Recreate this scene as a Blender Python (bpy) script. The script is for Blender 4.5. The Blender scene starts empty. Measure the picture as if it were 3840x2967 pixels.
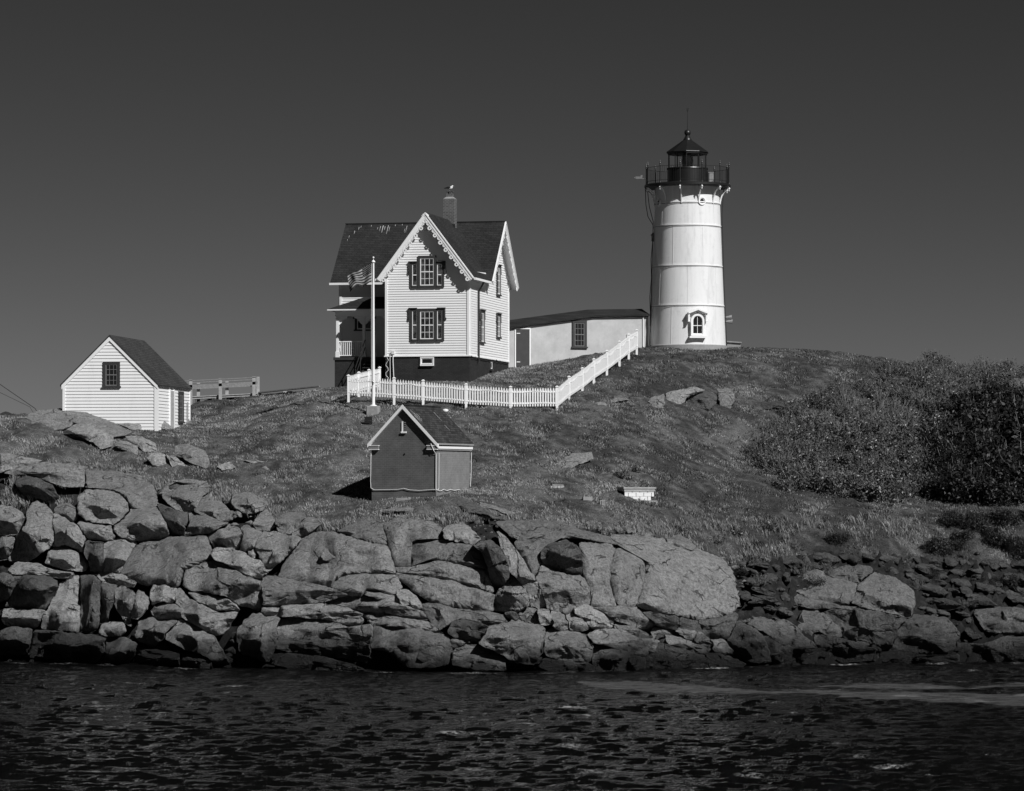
import bpy, bmesh, math, random
import numpy as np
from mathutils import Vector, Matrix, noise, Quaternion

C = bpy.context.scene.collection
scene = bpy.context.scene
random.seed(7); rng = np.random.default_rng(11)

# ---------------------------------------------------------------- camera
F, HZ, H = 12800.0, 1800.0, 8.5          # focal length and horizon row in photo pixels, eye height over the water
cam = bpy.data.objects.new('camera', bpy.data.cameras.new('camera')); C.objects.link(cam)
cam.location = (0, 0, H); cam.rotation_euler = (math.radians(90), 0, 0)
cam.data.sensor_width = 36; cam.data.lens = 36*F/3840
cam.data.shift_y = (HZ-1483.5)/3840
cam.data.clip_start = 1; cam.data.clip_end = 20000
scene.camera = cam
# ---------------------------------------------------------------- sky and sun
SUN_AZ, SUN_EL = 40.0, 40.0               # degrees right of straight behind the camera, degrees up
w = bpy.data.worlds.new('World'); scene.world = w; w.use_nodes = True
nt = w.node_tree; bg = nt.nodes['Background']
sky = nt.nodes.new('ShaderNodeTexSky'); sky.sky_type = 'NISHITA'; sky.sun_disc = False
sky.sun_elevation = math.radians(SUN_EL); sky.sun_rotation = math.radians(180-SUN_AZ)
sky.air_density = 0.9; sky.dust_density = 0.15; sky.ozone_density = 3.0; sky.altitude = 0
sep = nt.nodes.new('ShaderNodeSeparateColor')       # black-and-white film behind a deep red filter sees the red of the sky only
gam = nt.nodes.new('ShaderNodeMath'); gam.operation = 'POWER'; gam.inputs[1].default_value = 1.6
mul = nt.nodes.new('ShaderNodeMath'); mul.operation = 'MULTIPLY'; mul.inputs[1].default_value = .114
lim = nt.nodes.new('ShaderNodeMath'); lim.operation = 'MINIMUM'; lim.inputs[1].default_value = 12.0
nt.links.new(sky.outputs[0], sep.inputs[0]); nt.links.new(sep.outputs[0], lim.inputs[0]); nt.links.new(lim.outputs[0], gam.inputs[0])
nt.links.new(gam.outputs[0], mul.inputs[0]); nt.links.new(mul.outputs[0], bg.inputs[0])
bg.inputs[1].default_value = 0.05
sd = Vector((math.sin(math.radians(SUN_AZ))*math.cos(math.radians(SUN_EL)), -math.cos(math.radians(SUN_AZ))*math.cos(math.radians(SUN_EL)), math.sin(math.radians(SUN_EL))))
sun = bpy.data.objects.new('sun', bpy.data.lights.new('sun', 'SUN')); C.objects.link(sun)
sun.data.energy = 5.0; sun.data.angle = math.radians(0.5); sun.data.color = (1, 1, 1)
sun.rotation_euler = (-sd).to_track_quat('-Z', 'Y').to_euler(); sun.location = (60, -40, 90)
scene.view_settings.view_transform = 'Standard'; scene.view_settings.look = 'None'
scene.view_settings.exposure = 0; scene.view_settings.gamma = 1

# ---------------------------------------------------------------- helpers
def W(px, py, D): return Vector(((px-1920)/F*D, D, H+(HZ-py)/F*D))
def tag(o, label=None, cat=None, group=None, kind=None):
    if label: o['label'] = label
    if cat: o['category'] = cat
    if group: o['group'] = group
    if kind: o['kind'] = kind
    return o
def empty(name, loc, rz=0, label=None, cat=None, group=None):
    o = bpy.data.objects.new(name, None); C.objects.link(o); o.location = loc; o.rotation_euler = (0, 0, rz)
    o.empty_display_size = .2
    return tag(o, label, cat, group)
def link_mesh(name, me, mats, parent=None, loc=None, rz=0):
    for m in mats: me.materials.append(m)
    o = bpy.data.objects.new(name, me); C.objects.link(o)
    if parent: o.parent = parent
    if loc is not None: o.location = loc
    if rz: o.rotation_euler = (0, 0, rz)
    return o
class MB:
    def __init__(s): s.v = []; s.f = []; s.m = []
    def add(s, vs, fs, m=0):
        b = len(s.v); s.v += [tuple(v) for v in vs]; s.f += [tuple(b+i for i in f) for f in fs]; s.m += [m]*len(fs)
    def quad(s, a, b, c, d, m=0): s.add([a, b, c, d], [(0, 1, 2, 3)], m)
    def box(s, x0, x1, y0, y1, z0, z1, m=0, P=None):
        vs = [(x, y, z) for x in (x0, x1) for y in (y0, y1) for z in (z0, z1)]
        if P: vs = [P(*v) for v in vs]
        s.add(vs, [(0, 1, 3, 2), (4, 6, 7, 5), (0, 4, 5, 1), (2, 3, 7, 6), (0, 2, 6, 4), (1, 5, 7, 3)], m)
    def ext(s, pts, vec, m=0):            # polygon pushed along vec
        n = len(pts); vec = Vector(vec); p = [Vector(q) for q in pts]; vs = p+[q+vec for q in p]
        s.add(vs, [tuple(range(n)), tuple(range(2*n-1, n-1, -1))]+[(i, (i+1) % n, n+(i+1) % n, n+i) for i in range(n)], m)
    def tube(s, path, r, n=6, m=0, r1=None):
        P = [Vector(p) for p in path]; k = len(P); vs = []; up = None
        for i, p in enumerate(P):
            t = (P[min(i+1, k-1)]-P[max(i-1, 0)]).normalized()
            a = t.cross(Vector((0, 0, 1)) if abs(t.z) < .9 else Vector((1, 0, 0))).normalized()
            if up is not None and a.dot(up) < 0: a = -a
            up = a; b = t.cross(a); rr = r if r1 is None else r+(r1-r)*i/(k-1)
            vs += [p+(a*math.cos(2*math.pi*j/n)+b*math.sin(2*math.pi*j/n))*rr for j in range(n)]
        fs = [(i*n+j, i*n+(j+1) % n, (i+1)*n+(j+1) % n, (i+1)*n+j) for i in range(k-1) for j in range(n)]
        fs += [tuple(range(n-1, -1, -1)), tuple(range((k-1)*n, k*n))]; s.add(vs, fs, m)
    def lathe(s, prof, n=32, m=0, c=(0, 0), a0=0):
        vs = [(c[0]+r*math.cos(a0+2*math.pi*j/n), c[1]+r*math.sin(a0+2*math.pi*j/n), z) for r, z in prof for j in range(n)]
        fs = [(i*n+j, i*n+(j+1) % n, (i+1)*n+(j+1) % n, (i+1)*n+j) for i in range(len(prof)-1) for j in range(n)]
        fs += [tuple(range(n-1, -1, -1)), tuple(range((len(prof)-1)*n, len(prof)*n))]; s.add(vs, fs, m)
    def build(s, name, mats, parent=None, loc=None, rz=0, smooth=False, bevel=0):
        me = bpy.data.meshes.new(name); me.from_pydata(s.v, [], s.f)
        if not isinstance(mats, (list, tuple)): mats = [mats]
        o = link_mesh(name, me, mats, parent, loc, rz)
        me.polygons.foreach_set('material_index', s.m)
        bm = bmesh.new(); bm.from_mesh(me); bmesh.ops.recalc_face_normals(bm, faces=bm.faces); bm.to_mesh(me); bm.free()
        if smooth:
            me.polygons.foreach_set('use_smooth', [True]*len(me.polygons))
            if smooth is not True: me.set_sharp_from_angle(angle=math.radians(smooth))
        if bevel:
            b = o.modifiers.new('bevel', 'BEVEL'); b.width = bevel; b.segments = 1; b.limit_method = 'ANGLE'
        return o
def dup(o, loc=None, rz=None, label=None, group=None, scale=None):
    c = o.copy(); C.objects.link(c)
    if loc is not None: c.location = loc
    if rz is not None: c.rotation_euler = (0, 0, rz)
    if label: c['label'] = label
    if group: c['group'] = group
    if scale: c.scale = scale
    for ch in o.children:
        d = ch.copy(); C.objects.link(d); d.parent = c
        for g in ch.children:
            e = g.copy(); C.objects.link(e); e.parent = d
    return c

# ---------------------------------------------------------------- materials (all grey: the photograph is black and white)
def g3(v): return (v, v, v, 1)
class NM:
    def __init__(s, name, rough=.8, spec=.3):
        s.mat = bpy.data.materials.new(name); s.mat.use_nodes = True; s.t = s.mat.node_tree
        s.b = s.t.nodes['Principled BSDF']; s.b.inputs['Roughness'].default_value = rough
        s.b.inputs['Specular IOR Level'].default_value = spec
    def n(s, typ, ins=None, **kw):
        nd = s.t.nodes.new(typ)
        for k, v in kw.items(): setattr(nd, k, v)
        for k, v in (ins or {}).items():
            if hasattr(v, 'node') or hasattr(v, 'is_linked'): s.t.links.new(v, nd.inputs[k])
            else: nd.inputs[k].default_value = v
        return nd
    def co(s): return s.n('ShaderNodeTexCoord').outputs['Object']
    def pos(s): return s.n('ShaderNodeNewGeometry').outputs['Position']
    def noise(s, vec, scale, detail=6, rough=.6): return s.n('ShaderNodeTexNoise', {'Vector': vec, 'Scale': scale, 'Detail': detail, 'Roughness': rough}).outputs['Fac']
    def ramp(s, fac, stops):
        r = s.n('ShaderNodeValToRGB', {'Fac': fac}); e = r.color_ramp.elements
        while len(e) < len(stops): e.new(.5)
        for el, (p, v) in zip(e, stops): el.position = p; el.color = g3(v)
        return r.outputs['Color']
    def math(s, op, a, b=0.0, clamp=False):
        m = s.n('ShaderNodeMath', {0: a, 1: b}, operation=op); m.use_clamp = clamp; return m.outputs[0]
    def mix(s, fac, a, b, blend='MIX'):
        m = s.n('ShaderNodeMix', data_type='RGBA', blend_type=blend)
        for k, v in ((0, fac), (6, a), (7, b)):
            if hasattr(v, 'is_linked'): s.t.links.new(v, m.inputs[k])
            else: m.inputs[k].default_value = v if k == 0 else (g3(v) if not isinstance(v, tuple) else v)
        return m.outputs[2]
    def bump(s, h, strength=.5, dist=.05, nrm=None):
        ins = {'Height': h, 'Strength': strength, 'Distance': dist}
        if nrm is not None: ins['Normal'] = nrm
        return s.n('ShaderNodeBump', ins).outputs['Normal']
    def out(s, col=None, nrm=None, rough=None):
        if col is not None:
            if hasattr(col, 'is_linked'): s.t.links.new(col, s.b.inputs['Base Color'])
            else: s.b.inputs['Base Color'].default_value = g3(col)
        if nrm is not None: s.t.links.new(nrm, s.b.inputs['Normal'])
        if rough is not None: s.t.links.new(rough, s.b.inputs['Roughness'])
        return s.mat
def simple(name, v, rough=.7, var=.15, scale=3, bump=.2, dist=.01, spec=.3, metallic=0):
    m = NM(name, rough, spec); c = m.co(); a = m.noise(c, scale, 6, .65); b = m.noise(c, scale*9, 3, .6)
    col = m.mix(.3, m.ramp(a, [(.3, v*(1-var)), (.7, v*(1+var*.6))]), m.ramp(b, [(.3, v*(1-var)), (.7, v*(1+var*.6))]))
    m.b.inputs['Metallic'].default_value = metallic
    return m.out(col, m.bump(b, bump, dist))
def uvw(m, c, sx=1, sz=1):                # (x+y, z) of the object: works for both pairs of walls
    s = m.n('ShaderNodeSeparateXYZ', {0: c}); a = m.math('ADD', s.outputs[0], s.outputs[1])
    return m.n('ShaderNodeCombineXYZ', {0: m.math('MULTIPLY', a, sx), 1: m.math('MULTIPLY', s.outputs[2], sz), 2: 0.0}).outputs[0]
def brickmat(name, v1, v2, vm, bw=.21, bh=.07, ms=.012, bump=.6, stain=.3, drips=False):
    m = NM(name, .85, .2); c = m.co()
    br = m.n('ShaderNodeTexBrick', {'Vector': uvw(m, c), 'Color1': g3(v1), 'Color2': g3(v2), 'Mortar': g3(vm), 'Scale': 1.0, 'Mortar Size': ms, 'Mortar Smooth': .3, 'Brick Width': bw, 'Row Height': bh})
    n1 = m.noise(c, 1.3, 8, .7); col = m.mix(stain, br.outputs['Color'], m.ramp(n1, [(.35, v1*.45), (.65, v2*1.5)]), 'MIX')
    if drips:
        n2 = m.noise(c, 5, 8, .75); col = m.mix(m.ramp(n2, [(.56, 0), (.66, .55)]), col, v1*.35)
    return m.out(col, m.bump(br.outputs['Fac'], bump, -.01))
def shingle(name, v, v2):
    m = NM(name, .9, .15); c = m.co(); vec = uvw(m, c, 1, 1)
    br = m.n('ShaderNodeTexBrick', {'Vector': vec, 'Color1': g3(v), 'Color2': g3(v2), 'Mortar': g3(v*.35), 'Scale': 1.0, 'Mortar Size': .012, 'Mortar Smooth': .6, 'Brick Width': .3, 'Row Height': .105, 'Bias': -.1})
    br.offset_frequency = 2; br.offset = .37
    n = m.noise(c, .9, 6, .6); col = m.mix(.35, br.outputs['Color'], m.ramp(n, [(.3, v*.6), (.7, v2*1.2)]))
    return m.out(col, m.bump(br.outputs['Fac'], .8, -.02))
def painted(name, v, stain=.25, scale=1.2, rough=.55, stretch=(1, 1, .25)):
    m = NM(name, rough, .35); c = m.co(); mp = m.n('ShaderNodeMapping', {'Vector': c, 'Scale': stretch}).outputs[0]
    a = m.noise(mp, scale, 8, .7); b = m.noise(c, 14, 4, .7)
    col = m.mix(m.math('MULTIPLY', m.ramp(a, [(.52, 0), (.72, 1)]), stain), v, v*.55)
    col = m.mix(m.math('MULTIPLY', m.ramp(b, [(.6, 0), (.75, 1)]), stain*.6), col, v*.6)
    return m.out(col, m.bump(b, .15, .004))
M = {}
M['clap'] = painted('white_clapboard_paint', .74, .16)
M['white'] = painted('white_trim_paint', .78, .15)
M['fence'] = painted('white_fence_paint', .76, .25)
def streaky(m_):                          # rain and rust streaks down the iron plates
    t = m_.node_tree; bs_ = t.nodes['Principled BSDF']; src = bs_.inputs['Base Color'].links[0].from_socket; q = NM.__new__(NM); q.t = t; q.b = bs_; q.mat = m_
    c = q.co(); k = q.noise(q.n('ShaderNodeMapping', {'Vector': c, 'Scale': (3.5, 3.5, .22)}).outputs[0], 1.6, 6, .7); k2 = q.noise(c, 2.2, 8, .75)
    q.out(q.mix(1.0, src, q.mix(.5, q.ramp(k, [(.5, 1.0), (.74, .78)]), q.ramp(k2, [(.53, 1.0), (.75, .7)])), 'MULTIPLY')); return m_
M['tower'] = painted('white_iron_paint', .70, .75, .8, .5)
M['trim'] = simple('dark_red_trim', .040, .6, .2)
M['darkwall'] = brickmat('dark_painted_brick', .024, .034, .018, stain=.25)
M['chimbrick'] = brickmat('chimney_brick', .055, .10, .20, .2, .085, .014)
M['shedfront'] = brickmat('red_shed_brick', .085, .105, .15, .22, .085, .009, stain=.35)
M['shedside'] = brickmat('pale_shed_brick', .18, .205, .16, .22, .085, .006, stain=.2, drips=True)  # side wall brick paler than the front
streaky(M['tower'])
M['shingle'] = shingle('dark_shingles', .020, .036)
M['shingle2'] = shingle('patchy_shingles', .018, .060)
M['shingle3'] = shingle('grey_shingles', .034, .056)
M['black'] = simple('black_iron_paint', .012, .4, .3, spec=.5)
M['iron'] = simple('dark_iron', .02, .5, .3)
M['concrete'] = simple('concrete', .27, .9, .3, 6, .5)
M['wood'] = simple('weathered_wood', .16, .85, .4, 8, .5)
M['palewood'] = simple('worn_pale_boards', .36, .8, .4, 8, .5)
M['darkdoor'] = simple('dark_door_paint', .045, .6, .2)
M['wire'] = simple('black_cable', .02, .6, .1)
M['pipe'] = simple('white_conduit', .7, .5, .1)
M['dropping'] = simple('bird_dropping_white', .6, .9, .2)
M['passage'] = None
m = NM('vertical_board_paint', .6, .3); c = m.co(); u = uvw(m, c)
wv = m.n('ShaderNodeTexWave', {'Vector': u, 'Scale': 3.2, 'Distortion': 0.0}, wave_profile='SAW').outputs['Fac']
n1 = m.noise(c, 1.1, 7, .7)
M['passage'] = m.out(m.mix(m.ramp(wv, [(.0, .55), (.12, 0)]), m.ramp(n1, [(.35, .37), (.65, .48)]), .30), m.bump(wv, .4, .01))
m = NM('window_glass', .04, .6); M['glass'] = m.out(.012)
m = NM('curtained_glass', .06, .6); n1 = m.noise(m.co(), 2.5, 3); M['glass2'] = m.out(m.ramp(n1, [(.45, .015), (.65, .09)]))
m = NM('lantern_glass', .02, .5); m.b.inputs['Transmission Weight'].default_value = 1.0; m.b.inputs['IOR'].default_value = 1.02; M['clear'] = m.out(1.0)
m = NM('lens_glass', .12, .7); n1 = m.n('ShaderNodeTexWave', {'Vector': m.co(), 'Scale': 6.0, 'Distortion': 1.5}, bands_direction='Z').outputs['Fac']
M['lens'] = m.out(m.ramp(n1, [(.3, .05), (.8, .30)]), m.bump(n1, .6, .02))

def granite(name, v, moss=0):
    m = NM(name, .88, .25); p = m.pos(); z = m.n('ShaderNodeSeparateXYZ', {0: p}).outputs[2]
    big = m.noise(p, .55, 5, .6); mid = m.noise(p, 2.6, 9, .72); fine = m.noise(p, 19, 4, .75); grain = m.noise(p, 7.5, 5, .8)
    st = m.n('ShaderNodeMapping', {'Vector': p, 'Scale': (2.2, 2.2, .35), 'Rotation': (0, .25, 0)}).outputs[0]
    streak = m.noise(st, 1.5, 6, .65)
    col = m.mix(.45, m.ramp(big, [(.3, v*.72), (.7, v*1.18)]), m.ramp(mid, [(.3, v*.42), (.48, v*.95), (.72, v*1.6)]))
    col = m.mix(m.math('MULTIPLY', m.ramp(streak, [(.5, 0), (.72, 1)]), .45), col, v*.42)
    col = m.mix(m.math('MULTIPLY', m.ramp(fine, [(.36, 1), (.5, 0)]), .55), col, v*.45)
    col = m.mix(1.0, col, m.ramp(grain, [(.36, .5), (.49, .98), (.62, 1.25)]), 'MULTIPLY')
    rnd = m.n('ShaderNodeObjectInfo').outputs['Random']; col = m.mix(1.0, col, m.ramp(rnd, [(0, .78), (1, 1.22)]), 'MULTIPLY')
    # joints and hairline cracks
    warp = m.n('ShaderNodeVectorMath', {0: p, 1: m.n('ShaderNodeVectorMath', {0: m.n('ShaderNodeTexNoise', {'Vector': p, 'Scale': .8, 'Detail': 4.0}).outputs['Color'], 3: 1.6}, operation='SCALE').outputs[0]}, operation='ADD').outputs[0]
    wm = m.n('ShaderNodeMapping', {'Vector': warp, 'Scale': (.55, .8, 1.0), 'Rotation': (.3, .5, .2)}).outputs[0]
    vo = m.n('ShaderNodeTexVoronoi', {'Vector': wm, 'Scale': .8}, feature='DISTANCE_TO_EDGE').outputs['Distance']
    crack = m.ramp(m.math('ADD', vo, m.math('MULTIPLY', m.math('SUBTRACT', mid, .5), .06)), [(.0, 1), (.03, 0)])
    gate = m.ramp(m.noise(p, 1.3, 4), [(.50, 0), (.57, 1)])
    cg = m.math('MULTIPLY', crack, gate)
    col = m.mix(m.math('MULTIPLY', cg, .8), col, v*.16)
    # black tidal band
    zz = m.math('ADD', z, m.math('MULTIPLY', m.math('SUBTRACT', m.noise(p, .5, 4), .5), 2.6))
    col = m.mix(m.ramp(m.math('MULTIPLY', zz, .25), [(.12, .95), (.46, 0)]), col, .008)
    hgt = m.math('SUBTRACT', m.math('ADD', m.math('ADD', m.math('MULTIPLY', mid, .8), m.math('MULTIPLY', grain, .8)), m.math('MULTIPLY', fine, .3)), m.math('MULTIPLY', cg, .9))
    rg = m.ramp(m.math('MULTIPLY', zz, .25), [(.05, .35), (.35, .88)])
    return m.out(col, m.bump(hgt, 1.0, .22), rg)
M['rock'] = granite('granite', .285)
M['rockpale'] = granite('pale_granite', .325)
M['rockmass'] = granite('smooth_granite', .235); M['rockdark'] = granite('shaded_wet_granite', .13)  # second one puts the shade of turned-away blocks into the colour; also wet stone
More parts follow.
